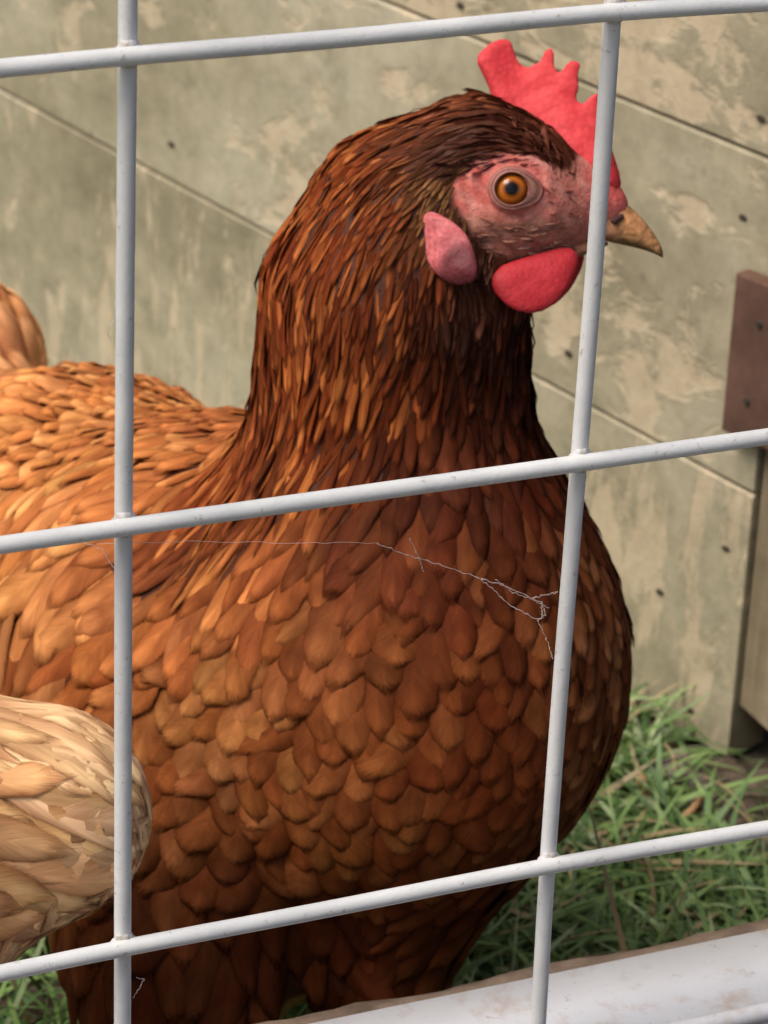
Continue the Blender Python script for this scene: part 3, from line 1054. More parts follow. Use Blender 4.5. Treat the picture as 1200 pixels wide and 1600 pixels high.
# soft wrinkles of bare skin modelled into the surface near the eye
ed = np.hypot(px - 798, (py - 295) * 1.15)
wr = np.where((fd < 0) & (dd < 2), 1, 0) * (0.00028 * np.sin(ed / 4.2 + 1.2 * np.sin(np.arctan2(py - 295, px - 798) * 3)) * np.exp(-((ed - 62) / 26) ** 2) + 0.00022 * wob(HV, 900))
HV2 = HV + hen.grad(HV) * wr[:, None]
c_under = np.array([.075, .020, .007])
w1 = np.clip(0.5 + 0.5 * wob(HV, 420, 2.0) + 0.35 * wob(HV, 1100, 5.0), 0, 1)[:, None]
red = np.array([.64, .13, .105]); pink = np.array([.72, .29, .235]); mauve = np.array([.34, .135, .095]); tanf = np.array([.60, .32, .22])
face = pink * w1 + red * (1 - w1)
lowm = sstep(320, 352, py)[:, None] * sstep(930, 880, px)[:, None]
face = face * (1 - lowm * .85) + (mauve * (1 - w1 * .5) + tanf * w1 * .5) * lowm * .85
frt = sstep(850, 880, px)[:, None] * sstep(925, 900, px)[:, None] * (1 - lowm)
face = face * (1 - frt * .55) + mauve * frt * .55
blaze = sstep(915, 935, px)[:, None] * sstep(345, 300, py)[:, None]
face = face * (1 - blaze) + np.array([.72, .13, .11]) * blaze
fm = sstep(6, -6, fd)[:, None]
colv = c_under * (1 - fm) + face * fm
shank = (HV[:, 2] < .075)[:, None]
colv = np.where(shank, np.array([.42, .27, .09]), colv)
h1 = empty('hen', (FOOT_C[0], FOOT_C[1], 0), 'large rusty brown hen with red comb and orange eye, standing side on in the middle', 'hen')
M_SKIN = mat_attr('hen_skin', 0.6, 0.22, 800, 0.45, 0.0006, 0.15, 0.6, 480)
link('body', mesh_np('body', HV2, HF, {'col': np.c_[colv, np.ones(len(colv))]}), M_SKIN, h1)

DK, RF, RD = (.050, .013, .006), (.23, .052, .014), (.135, .028, .009)
LT = (.52, .19, .062)
OR, ORL = (.46, .185, .062), (.66, .35, .15)
BR, BRL = (.235, .070, .022), (.40, .155, .055)
N_, B_, S_, W_, T_, TL_, H_ = 'neck_feathers', 'breast_feathers', 'saddle_feathers', 'wing_feathers', 'thigh_feathers', 'tail_feathers', 'head_feathers'
ctrl = [
    # head
    (745, 152, 186, 7, 2.2, 2.6, .6, (.12, .038, .018), (.24, .09, .05), .4, H_),
    (800, 200, 190, 7, 1.8, 2.6, .7, (.05, .014, .010), (.14, .04, .025), .2, H_),
    (860, 240, 215, 5, 1.4, 2.4, .7, (.05, .014, .010), (.18, .05, .03), .2, H_),
    (700, 185, 178, 9, 2.4, 2.6, .6, (.19, .060, .030), (.34, .15, .09), .4, H_),
    (740, 215, 165, 9, 2.4, 2.6, .6, (.045, .016, .014), (.12, .06, .05), .25, H_),
    (690, 238, 155, 10, 2.6, 2.6, .6, (.045, .016, .014), (.12, .06, .05), .25, H_),
    (705, 318, 110, 5, 3.6, 2.4, .9, (.17, .090, .04), (.27, .16, .08), .4, H_),
    (682, 308, 120, 5, 3.6, 2.4, .8, (.20, .115, .055), (.30, .19, .10), .4, H_),
    (725, 350, 100, 6, 1.8, 2.4, .8, (.10, .06, .03), (.2, .11, .06), .3, H_),
    (745, 395, 80, 6, 1.8, 2.4, .6, (.09, .035, .022), (.22, .09, .06), .3, H_),
    (760, 425, 75, 7, 2.0, 2.4, .6, (.07, .025, .018), (.16, .06, .04), .2, H_),
    # neck hackle
    (600, 170, 165, 13, 3.0, 2.4, .8, RF, LT, .35, N_), (520, 215, 140, 15, 3.2, 2.4, .8, RF, LT, .4, N_),
    (455, 300, 112, 18, 3.4, 2.4, .9, RF, LT, .4, N_), (425, 400, 98, 20, 3.6, 2.4, 1.0, RF, LT, .3, N_),
    (412, 520, 97, 22, 3.8, 2.4, 1.1, RD, LT, .25, N_), (560, 260, 138, 15, 3.0, 2.4, .8, RF, LT, .4, N_),
    (640, 225, 155, 13, 2.8, 2.4, .8, (.13, .040, .022), LT, .25, N_), (540, 370, 112, 18, 3.2, 2.4, .9, RF, LT, .22, N_),
    (640, 320, 125, 14, 3.0, 2.4, .9, RD, RF, .3, N_), (600, 450, 104, 19, 3.3, 2.4, .9, RD, LT, .25, N_),
    (670, 430, 96, 17, 3.2, 2.4, .9, DK, RF, .35, N_), (500, 480, 105, 21, 3.6, 2.4, 1.0, RD, LT, .3, N_),
    (720, 490, 90, 17, 3.4, 2.4, .9, (.030, .012, .010), (.09, .04, .035), .4, N_), (790, 530, 86, 17, 3.6, 2.4, .9, (.028, .010, .008), RD, .3, N_),
    (690, 580, 96, 21, 4.2, 2.4, 1.0, DK, RF, .3, N_), (600, 600, 106, 24, 4.2, 2.4, 1.0, RD, LT, .30, N_),
    (480, 600, 112, 24, 4.2, 2.4, 1.1, RF, LT, .30, N_), (420, 650, 122, 26, 4.4, 2.4, 1.1, RD, LT, .25, N_),
    (520, 700, 118, 26, 4.6, 2.4, 1.1, RD, LT, .25, N_), (430, 745, 128, 28, 5.0, 2.5, 1.2, (.11, .030, .012), LT, .22, N_),
    (355, 745, 138, 28, 5.0, 2.5, 1.2, RF, LT, .3, N_), (330, 850, 128, 28, 5.5, 2.6, 1.3, (.12, .033, .014), OR, .25, N_),
    (600, 710, 108, 26, 5.0, 2.6, 1.1, DK, RF, .35, N_), (815, 620, 82, 18, 5, 2.6, .9, DK, RD, .4, N_),
    (740, 640, 88, 20, 6.5, 2.8, 1.0, DK, (.12, .035, .016), .4, N_),
    # upper breast
    (700, 720, 94, 21, 9, 3.4, 1.1, (.065, .016, .009), (.13, .036, .018), .3, B_), (820, 720, 84, 20, 8, 3.2, 1.0, (.075, .019, .009), RD, .3, B_),
    (560, 820, 116, 24, 8, 3.0, 1.1, (.17, .050, .020), BRL, .25, B_), (680, 840, 94, 20, 11, 4.5, 1.2, (.125, .030, .012), (.20, .058, .022), .3, B_),
    (790, 860, 88, 20, 10.5, 4.5, 1.2, (.115, .028, .011), (.28, .10, .038), .25, B_), (900, 860, 76, 16, 7, 4.0, 1.0, (.12, .035, .014), (.32, .14, .065), .35, B_),
    # breast
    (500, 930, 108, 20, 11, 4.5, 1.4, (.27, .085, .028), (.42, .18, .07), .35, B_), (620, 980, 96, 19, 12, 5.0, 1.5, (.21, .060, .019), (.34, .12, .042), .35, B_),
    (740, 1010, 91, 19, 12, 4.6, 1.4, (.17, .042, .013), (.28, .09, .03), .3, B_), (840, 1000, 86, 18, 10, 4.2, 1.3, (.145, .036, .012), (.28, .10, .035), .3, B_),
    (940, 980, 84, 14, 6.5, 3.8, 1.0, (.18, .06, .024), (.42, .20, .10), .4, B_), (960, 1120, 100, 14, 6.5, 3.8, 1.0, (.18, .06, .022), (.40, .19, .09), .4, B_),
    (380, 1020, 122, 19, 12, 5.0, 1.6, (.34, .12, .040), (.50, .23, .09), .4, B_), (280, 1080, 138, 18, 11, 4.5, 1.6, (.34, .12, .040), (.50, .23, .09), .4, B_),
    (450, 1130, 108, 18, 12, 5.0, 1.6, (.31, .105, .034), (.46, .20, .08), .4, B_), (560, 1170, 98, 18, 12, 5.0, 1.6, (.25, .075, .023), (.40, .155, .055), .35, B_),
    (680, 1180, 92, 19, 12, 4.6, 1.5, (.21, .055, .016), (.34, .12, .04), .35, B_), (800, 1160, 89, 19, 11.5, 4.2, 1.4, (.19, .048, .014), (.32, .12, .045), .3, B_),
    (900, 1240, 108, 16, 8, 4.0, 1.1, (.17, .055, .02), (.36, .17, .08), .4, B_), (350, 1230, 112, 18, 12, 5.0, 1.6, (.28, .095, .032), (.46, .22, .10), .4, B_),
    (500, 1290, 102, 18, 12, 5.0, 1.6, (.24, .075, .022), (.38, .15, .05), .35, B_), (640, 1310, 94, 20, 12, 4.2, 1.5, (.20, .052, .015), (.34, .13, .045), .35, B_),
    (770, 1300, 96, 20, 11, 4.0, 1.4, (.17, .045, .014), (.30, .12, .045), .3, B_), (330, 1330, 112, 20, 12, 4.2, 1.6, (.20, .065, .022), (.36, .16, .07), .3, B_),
    # shoulder and back
    (430, 880, 136, 24, 10, 3.4, 1.3, (.30, .098, .034), (.46, .19, .07), .35, W_), (300, 960, 142, 21, 11, 4.2, 1.6, (.36, .13, .045), (.54, .26, .11), .4, W_),
    (250, 720, 168, 24, 8, 3.4, 1.6, OR, ORL, .4, S_), (330, 660, 166, 20, 7, 3.2, 1.5, (.34, .125, .05), OR, .4, S_),
    (140, 640, 186, 18, 9, 4.0, 2.2, OR, ORL, .4, S_), (60, 700, 175, 18, 9, 4.0, 2.3, OR, ORL, .45, S_), (230, 610, 182, 17, 8, 4.0, 1.8, (.42, .16, .06), ORL, .35, S_),
    (160, 790, 155, 28, 11, 4.0, 2.0, (.42, .165, .058), ORL, .35, W_), (50, 830, 148, 30, 12, 4.2, 2.0, (.42, .16, .055), ORL, .35, W_),
    (130, 920, 140, 30, 13, 4.2, 1.8, (.36, .13, .045), (.56, .28, .12), .35, W_), (60, 1000, 112, 38, 12, 4.0, 1.8, (.33, .12, .042), (.52, .27, .12), .35, W_),
    (170, 1060, 150, 20, 11, 4.2, 1.6, (.33, .115, .038), (.48, .22, .09), .35, W_), (10, 950, 100, 42, 12, 4.0, 1.6, (.38, .15, .055), (.55, .30, .14), .35, W_),
    (-60, 560, 265, 34, 12, 4.0, 2.0, (.62, .30, .14), (.76, .48, .28), .5, TL_), (20, 520, 265, 30, 12, 4.0, 2.0, (.62, .30, .14), (.76, .48, .28), .5, TL_),
    (20, 640, 230, 22, 12, 4.0, 2.0, (.52, .23, .09), ORL, .4, TL_),
    # thighs and belly
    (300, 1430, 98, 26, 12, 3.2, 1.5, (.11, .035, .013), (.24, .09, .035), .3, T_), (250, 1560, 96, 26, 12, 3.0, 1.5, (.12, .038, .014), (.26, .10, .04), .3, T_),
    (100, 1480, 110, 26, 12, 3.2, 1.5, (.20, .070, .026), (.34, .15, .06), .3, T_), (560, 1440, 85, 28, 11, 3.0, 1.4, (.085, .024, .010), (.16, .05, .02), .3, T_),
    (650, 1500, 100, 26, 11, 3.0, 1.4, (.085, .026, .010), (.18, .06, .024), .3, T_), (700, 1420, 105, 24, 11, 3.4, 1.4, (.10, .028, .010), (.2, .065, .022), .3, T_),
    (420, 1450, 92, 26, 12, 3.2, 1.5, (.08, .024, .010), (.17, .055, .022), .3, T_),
]
NOF = [(706, 298), (733, 268), (765, 250), (800, 244), (840, 248), (872, 266), (888, 262), (905, 236), (935, 218), (1000, 250), (1000, 410), (925, 410), (905, 398), (880, 396), (850, 398), (800, 402), (768, 398), (748, 372), (735, 345), (715, 318)]


def hen_mask(p):
    px, py, d = PJ(p)
    m = ~in_poly(px, py, NOF)
    return m & (p[:, 2] > .078)


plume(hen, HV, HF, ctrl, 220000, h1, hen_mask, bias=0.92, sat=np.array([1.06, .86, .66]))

# fine bristle feathers scattered over cheek, brow and the foot of the comb
def bristles(name, spots, parent):
    P_, D_, L_, W_2, C_ = [], [], [], [], []
    for (poly, n, ang, L, W, c0, c1) in spots:
        xs = [q[0] for q in poly]; ys = [q[1] for q in poly]
        k = 0
        while k < n:
            x, y = random.uniform(min(xs), max(xs)), random.uniform(min(ys), max(ys))
            if not in_poly(np.array(x), np.array(y), poly): continue
            P_.append((x, y)); a = math.radians(ang + random.gauss(0, 14))
            D_.append(RIGHT * math.cos(a) + DOWN * math.sin(a))
            L_.append(L / 1000 * random.uniform(.7, 1.3)); W_2.append(W / 1000 * random.uniform(.7, 1.3))
            t = random.random(); C_.append([c0[i] * (1 - t) + c1[i] * t for i in range(3)])
            k += 1
    # near-side surface points: step along the lens ray in one batch
    pp = np.array(P_)
    rays = np.stack([(pp[:, 0] - 600) / FPX, (pp[:, 1] - 800) / FPX, np.ones(len(pp))], 1) @ R.T
    d = np.full(len(pp), .78)
    for _ in range(60): d = d + 0.7 * np.clip(hen(CAM + rays * d[:, None]), -0.002, .02)
    p = CAM + rays * d[:, None]
    n = len(p)
    return link(name, feather_mesh(name, hen, p, np.array(D_), np.array(L_), np.array(W_2), np.full(n, 2.2), np.array(C_), np.full(n, .00015), rng.random(n)), M_FEATHER, parent)


bristles('facial_bristles', [
    ([(745, 345), (800, 352), (880, 345), (905, 372), (870, 392), (790, 402), (755, 392)], 170, 192, 4.6, 0.30, (.34, .15, .11), (.50, .27, .20)),
    ([(855, 262), (900, 270), (905, 340), (870, 345), (850, 300)], 40, 200, 2.6, 0.22, (.36, .14, .10), (.60, .32, .24)),
    ([(715, 285), (740, 262), (800, 244), (860, 250), (885, 272), (850, 268), (800, 256), (745, 275)], 28, 175, 3.6, 0.3, (.10, .03, .02), (.32, .12, .08)),
    ([(730, 380), (775, 395), (770, 440), (735, 430)], 130, 100, 4.5, 0.9, (.06, .02, .014), (.2, .08, .05)),
], h1)

# ---- comb, wattles, earlobes
M_COMB = mat_flesh('comb_flesh', (.66, .028, .038), (.85, .085, .09), 620, 0.4)
M_WATT = mat_flesh('wattle_flesh', (.42, .014, .020), (.58, .036, .046), 900, 0.35)
M_LOBE = mat_flesh('earlobe_flesh', (.52, .12, .14), (.72, .30, .30), 300, 0.4)
COMB = [(744, 100), (746, 88), (755, 78), (762, 70), (776, 62), (790, 59), (800, 66), (804, 78), (808, 92), (816, 101), (826, 106), (834, 99), (844, 97), (847, 86), (853, 76), (862, 75), (866, 86), (866, 104), (872, 116), (882, 104), (890, 96), (900, 97), (907, 104), (902, 124), (906, 140), (899, 156), (910, 165), (918, 154), (927, 148), (936, 146), (934, 160), (942, 175), (948, 212), (960, 245), (972, 282), (966, 305), (935, 296), (908, 268), (885, 256), (862, 228), (842, 208), (815, 196), (790, 186), (772, 166), (766, 142), (756, 120)]
def comb_thin(x, y):
    # thick at the foot, thin at the points
    foot = 128 + (x - 760) * 0.80
    return 0.22 + 0.88 * sstep(-85, 30, y - foot)
cm = inflate('comb', COMB, HD - .002, .0048, .0040, .00050, .00016, 330, lambda x, y: 0.0022 * np.sin((x - 745) / 38.0) - 0.00002 * (200 - y), comb_thin, None, 1)
link('comb', cm, M_COMB, h1)
WAT = [(767, 448), (768, 430), (784, 414), (820, 402), (865, 388), (892, 384), (906, 396), (903, 422), (888, 452), (868, 476), (843, 490), (815, 491), (790, 480), (774, 464)]
dw = PJ(hen.hit(850, 392))[2]
link('wattle', inflate('wattle', WAT, dw - .002, .0022, .0050, .00055, .00012, 380, lambda x, y: -0.00003 * (y - 400) + 0.000035 * (x - 840)), M_WATT, h1)
WAT2 = [(x + 8, y - 6) for x, y in WAT]
link('wattle', inflate('wattle', WAT2, 2 * HD - dw - .002, .0030, .0034, .0006, .0003, 700), M_WATT, h1)
LOB = [(657, 336), (674, 327), (706, 344), (730, 366), (742, 395), (748, 430), (738, 446), (706, 447), (680, 430), (662, 400), (654, 366)]
dl = PJ(hen.hit(700, 390))[2]
def lobe_col(x, y, w):
    n = np.clip(.5 + .5 * wob(w, 1100) + .3 * wob(w, 2600, 3.), 0, 1)[:, None]
    a = np.array([.68, .20, .20]) * n + np.array([.50, .085, .095]) * (1 - n)
    dk = (sstep(684, 712, x + .35 * (y - 380)) * sstep(360, 400, y))[:, None]  # shading of the lobe's right lower side, put into the skin colour
    return a * (1 - dk * .9) + np.array([.11, .018, .025]) * dk * .9
M_LOBE2 = mat_attr('earlobe_skin', .55, .3, 700, .5, .0005, .2, .4, 500)
link('earlobe', inflate('earlobe', LOB, dl - .0018, .0024, .0080, .00055, .0007, 420, lambda x, y: -0.00006 * (x - 690) - .00001 * (y - 390) + .0006 * np.sin(y / 14.), None, lobe_col), M_LOBE2, h1)
link('earlobe', inflate('earlobe', LOB, 2 * HD - dl + .0020, .0030, .0085, .0006, .0005, 330, None, None, lobe_col), M_LOBE2, h1)


bristles('comb_foot_feathers', [([(800, 190), (850, 225), (885, 262), (900, 285), (870, 268), (830, 232), (790, 205)], 90, 262, 7.5, .8, (.06, .018, .012), (.16, .05, .03)),
    ([(680, 255), (800, 236), (860, 245), (800, 250), (700, 280)], 90, 168, 6.5, .8, (.05, .016, .012), (.12, .04, .03))], h1)

# ---- beak
def loft(name, st, depth, bow, seg=20, flat=0.5):
    V = []; F = []; C = []
    # resample stations smoothly
    st = np.array(st, float); m = 40
    t = np.linspace(0, len(st) - 1, m)
    rs = np.stack([np.interp(t, np.arange(len(st)), st[:, k]) for k in range(4)], 1)
    for _ in range(4): rs[1:-1] = (rs[:-2] + 2 * rs[1:-1] + rs[2:]) / 4
    for i, (x, tp, bt, hw) in enumerate(rs):
        cy, hh = (tp + bt) / 2, (bt - tp) / 2
        for k in range(seg):
            a = 2 * math.pi * k / seg
            ca, sa = math.cos(a), math.sin(a)
            if sa > 0: yy = cy + hh * (sa ** .6)
            else: yy = cy - hh * (abs(sa) ** 1.25)
            zz = hw * math.copysign(abs(ca) ** .8, ca)
            V.append(P(x, yy, depth + zz * depth / FPX))
            f = i / (m - 1)
            low = sstep(.45, .85, (sa + 1) / 2)
            c = np.array([.60, .29, .12]) * (1 - f * .25)
            c = c * (1 - low * .75) + np.array([.07, .06, .02]) * low * .75
            tp_ = sstep(.72, 1.0, f) ; c = c * (1 - tp_ * .75) + np.array([.06, .05, .03]) * tp_ * .75
            bas = sstep(.35, 0, f); c = c * (1 - bas * .6) + np.array([.52, .20, .16]) * bas * .6
            C.append((*c, 1))
    for i in range(m - 1):
        for k in range(seg): F.append((i * seg + k, i * seg + (k + 1) % seg, (i + 1) * seg + (k + 1) % seg, (i + 1) * seg + k))
    e = len(V); V.append(np.mean(V[-seg:], axis=0)); C.append(C[-1])
    for k in range(0, seg, 2): F.append((e - seg + k, e - seg + (k + 1) % seg, e - seg + (k + 2) % seg, e))
    return mesh_np(name, np.array(V), F, {'col': C})


M_BEAK = mat_attr('beak_horn', 0.55, 0.3, 420, 0.6, .0008, 0.1, 1.0, 420)
link('beak_upper', loft('beak_upper', [(912, 300, 370, 38), (942, 300, 376, 34), (970, 311, 382, 28), (993, 330, 387, 22), (1011, 350, 392, 16), (1024, 368, 397, 11), (1032, 382, 401, 7), (1036, 393, 403, 3.5)], HD, 0), M_BEAK, h1)
link('beak_lower', loft('beak_lower', [(898, 372, 404, 28), (920, 374, 396, 24), (938, 376, 388, 16), (946, 378, 385, 8), (950, 378, 383, 4)], HD, 0), M_BEAK, h1)
mno, _, _ = new_mat('nostril_dark', 0.7, 0.2, (.07, .03, .028))
bn = Blob(); bn.add(P(960, 345, HD - .0052), .0009, P(971, 338, HD - .0046), .0007)
e = .004; pc = P(966, 337, HD - .0048)
V_, F_ = surface_nets(bn, *[np.arange(pc[k] - e, pc[k] + e, .00025, dtype=np.float32) for k in range(3)])
link('nostril', mesh_np('nostril', V_, F_), mno, h1)

# ---- eyes
def mat_eye():
    m, nt, b = new_mat('orange_eye', 0.12, 0.25)
    a = nd(nt, 'ShaderNodeAttribute', attribute_name='fv').outputs['Vector']
    s = nd(nt, 'ShaderNodeSeparateXYZ'); nt.links.new(a, s.inputs[0])
    n = noise_n(nt, objco(nt), 900, 4, 0.7)
    rr = mth(nt, 'ADD', s.outputs[0], mth(nt, 'MULTIPLY', mth(nt, 'SUBTRACT', n, 0.5), 0.05))
    c = ramp(nt, rr, [(0.0, (.004, .003, .003)), (0.30, (.004, .003, .003)), (0.37, (.17, .04, .005)), (0.55, (.50, .14, .012)), (0.74, (.36, .09, .010)), (0.84, (.06, .02, .012)), (1.0, (.05, .02, .015))])
    nt.links.new(c, b.inputs['Base Color'])
    b.inputs['Coat Weight'].default_value = 0.35
    b.inputs['Coat Roughness'].default_value = 0.03
    return m


M_EYE = mat_eye()
M_LID = mat_attr('eyelid_skin', 0.5, 0.3, 1200, 0.4, .0003, 0.15, 0.4, 600)


def eye(center, nrm, fwdv, mirror=1):
    """eyeball cap and lids; nrm out of the head, fwdv towards the beak"""
    n = nrm / np.linalg.norm(nrm)
    fx = fwdv - n * (fwdv @ n); fx /= np.linalg.norm(fx)
    fy = np.cross(n, fx)
    re = .0052
    c = center - n * (re - .0016)
    V = []; F = []; A = []
    nr, ns = 22, 40
    for i in range(nr + 1):
        th = i / nr * 1.35
        for k in range(ns):
            a = 2 * math.pi * k / ns
            q = n * math.cos(th) + (fx * math.cos(a) + fy * math.sin(a)) * math.sin(th)
            V.append(c + q * re); A.append((math.sin(th) * re / .0048, 0, 0))
    for i in range(nr):
        for k in range(ns): F.append((i * ns + k, (i + 1) * ns + k, (i + 1) * ns + (k + 1) % ns, i * ns + (k + 1) % ns))
    ob = link('eye', mesh_np('eye', V, F, {'fv': A}), M_EYE, h1)
    # lids: rings that sit on the eyeball, drawn out to a corner towards the beak
    V = []; F = []; C = []
    na = 64
    secs = [(.0041, .0020, .00000, (.05, .02, .015)), (.0043, .0024, 0, (.22, .11, .085)), (.0047, .0026, 0, (.42, .20, .145)), (.0051, .0023, 0, (.38, .15, .11)), (.0056, .0019, 0, (.17, .07, .055)),
            (.0061, .0021, 0, (.46, .18, .14)), (.0066, .0014, 0, (.26, .10, .08)), (.0072, .0009, 0, (.58, .18, .14)), (.0085, -.0010, 0, (.60, .16, .13))]
    for k in range(na):
        a = 2 * math.pi * k / na
        cr = max(0, math.cos(a + .12)) ** 5
        up = max(0, math.sin(a * 1.0))
        for j, (r, h, _, c3) in enumerate(secs):
            rr = (r if j < 2 else .0041 + (r - .0043) * .72) * (1 + (.42 if j >= 2 else .10) * cr * (1 if j < 7 else .6)) * (1 - .06 * abs(math.sin(a)) * (j > 0))
            hh = h - .0030 * cr * (j >= 2) * .6
            V.append(center + (fx * math.cos(a) + fy * math.sin(a)) * rr + n * (hh - .0009))
            j_ = .85 + .3 * random.random()
            C.append((c3[0] * j_, c3[1] * j_, c3[2] * j_, 1))
    ms_ = len(secs)
    for k in range(na):
        for j in range(ms_ - 1):
            F.append((k * ms_ + j, k * ms_ + j + 1, ((k + 1) % na) * ms_ + j + 1, ((k + 1) % na) * ms_ + j))
    lid = link('eyelid', mesh_np('eyelid', V, F, {'col': C}), M_LID, ob)
    lid.matrix_parent_inverse = Matrix.Identity(4)
    return ob


ec = hen.hit(799, 295)
en = hen.grad(ec[None])[0]
en = en * 0.45 + (-FWD) * 0.65
eye(ec, en, RIGHT)
pxe, pye, de = PJ(ec)
ec2 = P(pxe, pye, 2 * HD - de)
en2 = en - 2 * (en @ FWD) * FWD
eye(ec2, en2, RIGHT)
#PART4

# ---- the pale hen at the left edge: only its tail end is in the picture
hen2 = Blob()
def s2(px, py, d, r, px2=None, py2=None, d2=None, r2=None, k=0.02):
    hen2.add(P(px, py, d), RP(r, d), None if px2 is None else P(px2, py2, d2), None if px2 is None else RP(r2, d2), k=k)
s2(-560, 1400, .80, 400)
s2(-300, 1340, .80, 320, k=.03)
s2(-60, 1290, .80, 192, 66, 1270, .80, 168, k=.02)
s2(-760, 1150, .80, 190, -820, 900, .80, 150, k=.03)
s2(-820, 900, .80, 150, -900, 780, .80, 110, k=.02)
s2(-900, 790, .80, 100, -980, 810, .80, 50, k=.01)
s2(-560, 1650, .79, 150, -540, 1800, .79, 70, k=.02)
for dz in (-.022, .022):
    h0 = P(-540, 1780, .80 + dz)
    an = h0.copy(); an[2] = 0.014
    hen2.add(h0, .008, an, .006, k=.006)
    for ang, ln in ((0, .05), (.55, .042), (-.55, .042)):
        dv = -RIGHT * math.cos(ang) + FWD * math.sin(ang); dv[2] = 0
        hen2.add(an - [0, 0, .006], .0055, an + dv * ln - [0, 0, .008], .0032, k=.004)
allp = np.array([c[0] for c in hen2.c] + [c[1] for c in hen2.c]); allr = np.array([c[2] for c in hen2.c] + [c[3] for c in hen2.c])[:, None]
lo, hi = (allp - allr).min(0) - .01, (allp + allr).max(0) + .01
V2, F2 = surface_nets(hen2, *[axis_coords(lo[k], hi[k], .0038) for k in range(3)])
DOME[0] = .35; TWEAK['tail_feathers'] = (.95, .55, .55, 1); DENS['tail_feathers'] = .62
f2 = P(-540, 1780, .80)
h2 = empty('hen', (f2[0], f2[1], 0), 'pale buff hen at the left edge, only its rounded cream tail end showing', 'hen')
cu = np.tile([.34, .22, .13, 1], (len(V2), 1)); cu[V2[:, 2] < .06] = (.42, .27, .09, 1)
link('body', mesh_np('body', V2, F2, {'col': cu}), M_SKIN, h2)
CR_, CRL = (.62, .44, .28), (.76, .60, .42)
TN, TNL = (.58, .35, .18), (.70, .48, .29)
TT = 'tail_feathers'; BB = 'back_feathers'
ctrl2 = [
    (30, 1110, 356, 69, 15, 5, 1.0, CR_, TNL, .4, TT), (150, 1130, 30, 55, 15, 5, 1.0, CR_, CRL, .5, TT), (215, 1200, 69, 60, 14, 5, 1.0, CR_, CRL, .6, TT),
    (80, 1200, 8, 69, 15, 5, 1.0, CR_, CRL, .5, TT), (0, 1180, 0, 69, 15, 5, 1.0, TN, CRL, .4, TT), (100, 1300, 15, 63, 15, 5, 1.0, (.52, .36, .24), CRL, .4, TT),
    (200, 1300, 57, 54, 15, 5, 1.0, CR_, CRL, .5, TT), (20, 1330, 10, 57, 30, 4, 1.6, TN, TNL, .4, TT), (90, 1400, 35, 46, 14, 5, 1.0, (.46, .30, .19), CR_, .5, TT),
    (0, 1440, 30, 46, 14, 5, 1.0, (.50, .32, .20), CRL, .4, TT), (-120, 1250, 0, 40, 14, 4, 1.6, TN, TNL, .4, BB), (-100, 1450, 20, 36, 14, 4, 1.6, TN, TNL, .4, BB),
    (-400, 1100, 5, 28, 12, 4, 1.6, TN, TNL, .3, BB), (-400, 1500, 30, 26, 12, 4, 1.6, TN, TNL, .3, BB), (-800, 1000, 70, 22, 6, 3, 1.2, (.4, .17, .06), TNL, .3, 'neck_feathers'),
    (-700, 1500, 60, 22, 11, 4, 1.4, TN, TNL, .3, 'breast_feathers'),
]
plume(hen2, V2, F2, ctrl2, 30000, h2, lambda p: p[:, 2] > .07, bias=0.9, sat=np.array([1.16, 1.0, .80]))
# head of the pale hen (out of the picture)
cx2, cy2 = -910, 780
link('comb', inflate('comb', [(cx2 + 60, cy2 - 60), (cx2 + 50, cy2 - 150), (cx2, cy2 - 130), (cx2 - 20, cy2 - 160), (cx2 - 50, cy2 - 120), (cx2 - 80, cy2 - 140), (cx2 - 90, cy2 - 60), (cx2 - 40, cy2 - 50)], .80, .004, .004, .0012), M_COMB, h2)
link('wattle', inflate('wattle', [(cx2 - 70, cy2 + 60), (cx2 - 10, cy2 + 60), (cx2 - 10, cy2 + 130), (cx2 - 50, cy2 + 150), (cx2 - 75, cy2 + 110)], .79, .003, .003, .0012), M_WATT, h2)

# ---------------------------------------------------------------- grass
M_GRASS = mat_attr('grass_blade', 0.5, 0.35, 0, 0)
M_GRASS.node_tree.nodes['Principled BSDF'].inputs['Subsurface Weight'].default_value = 0.0


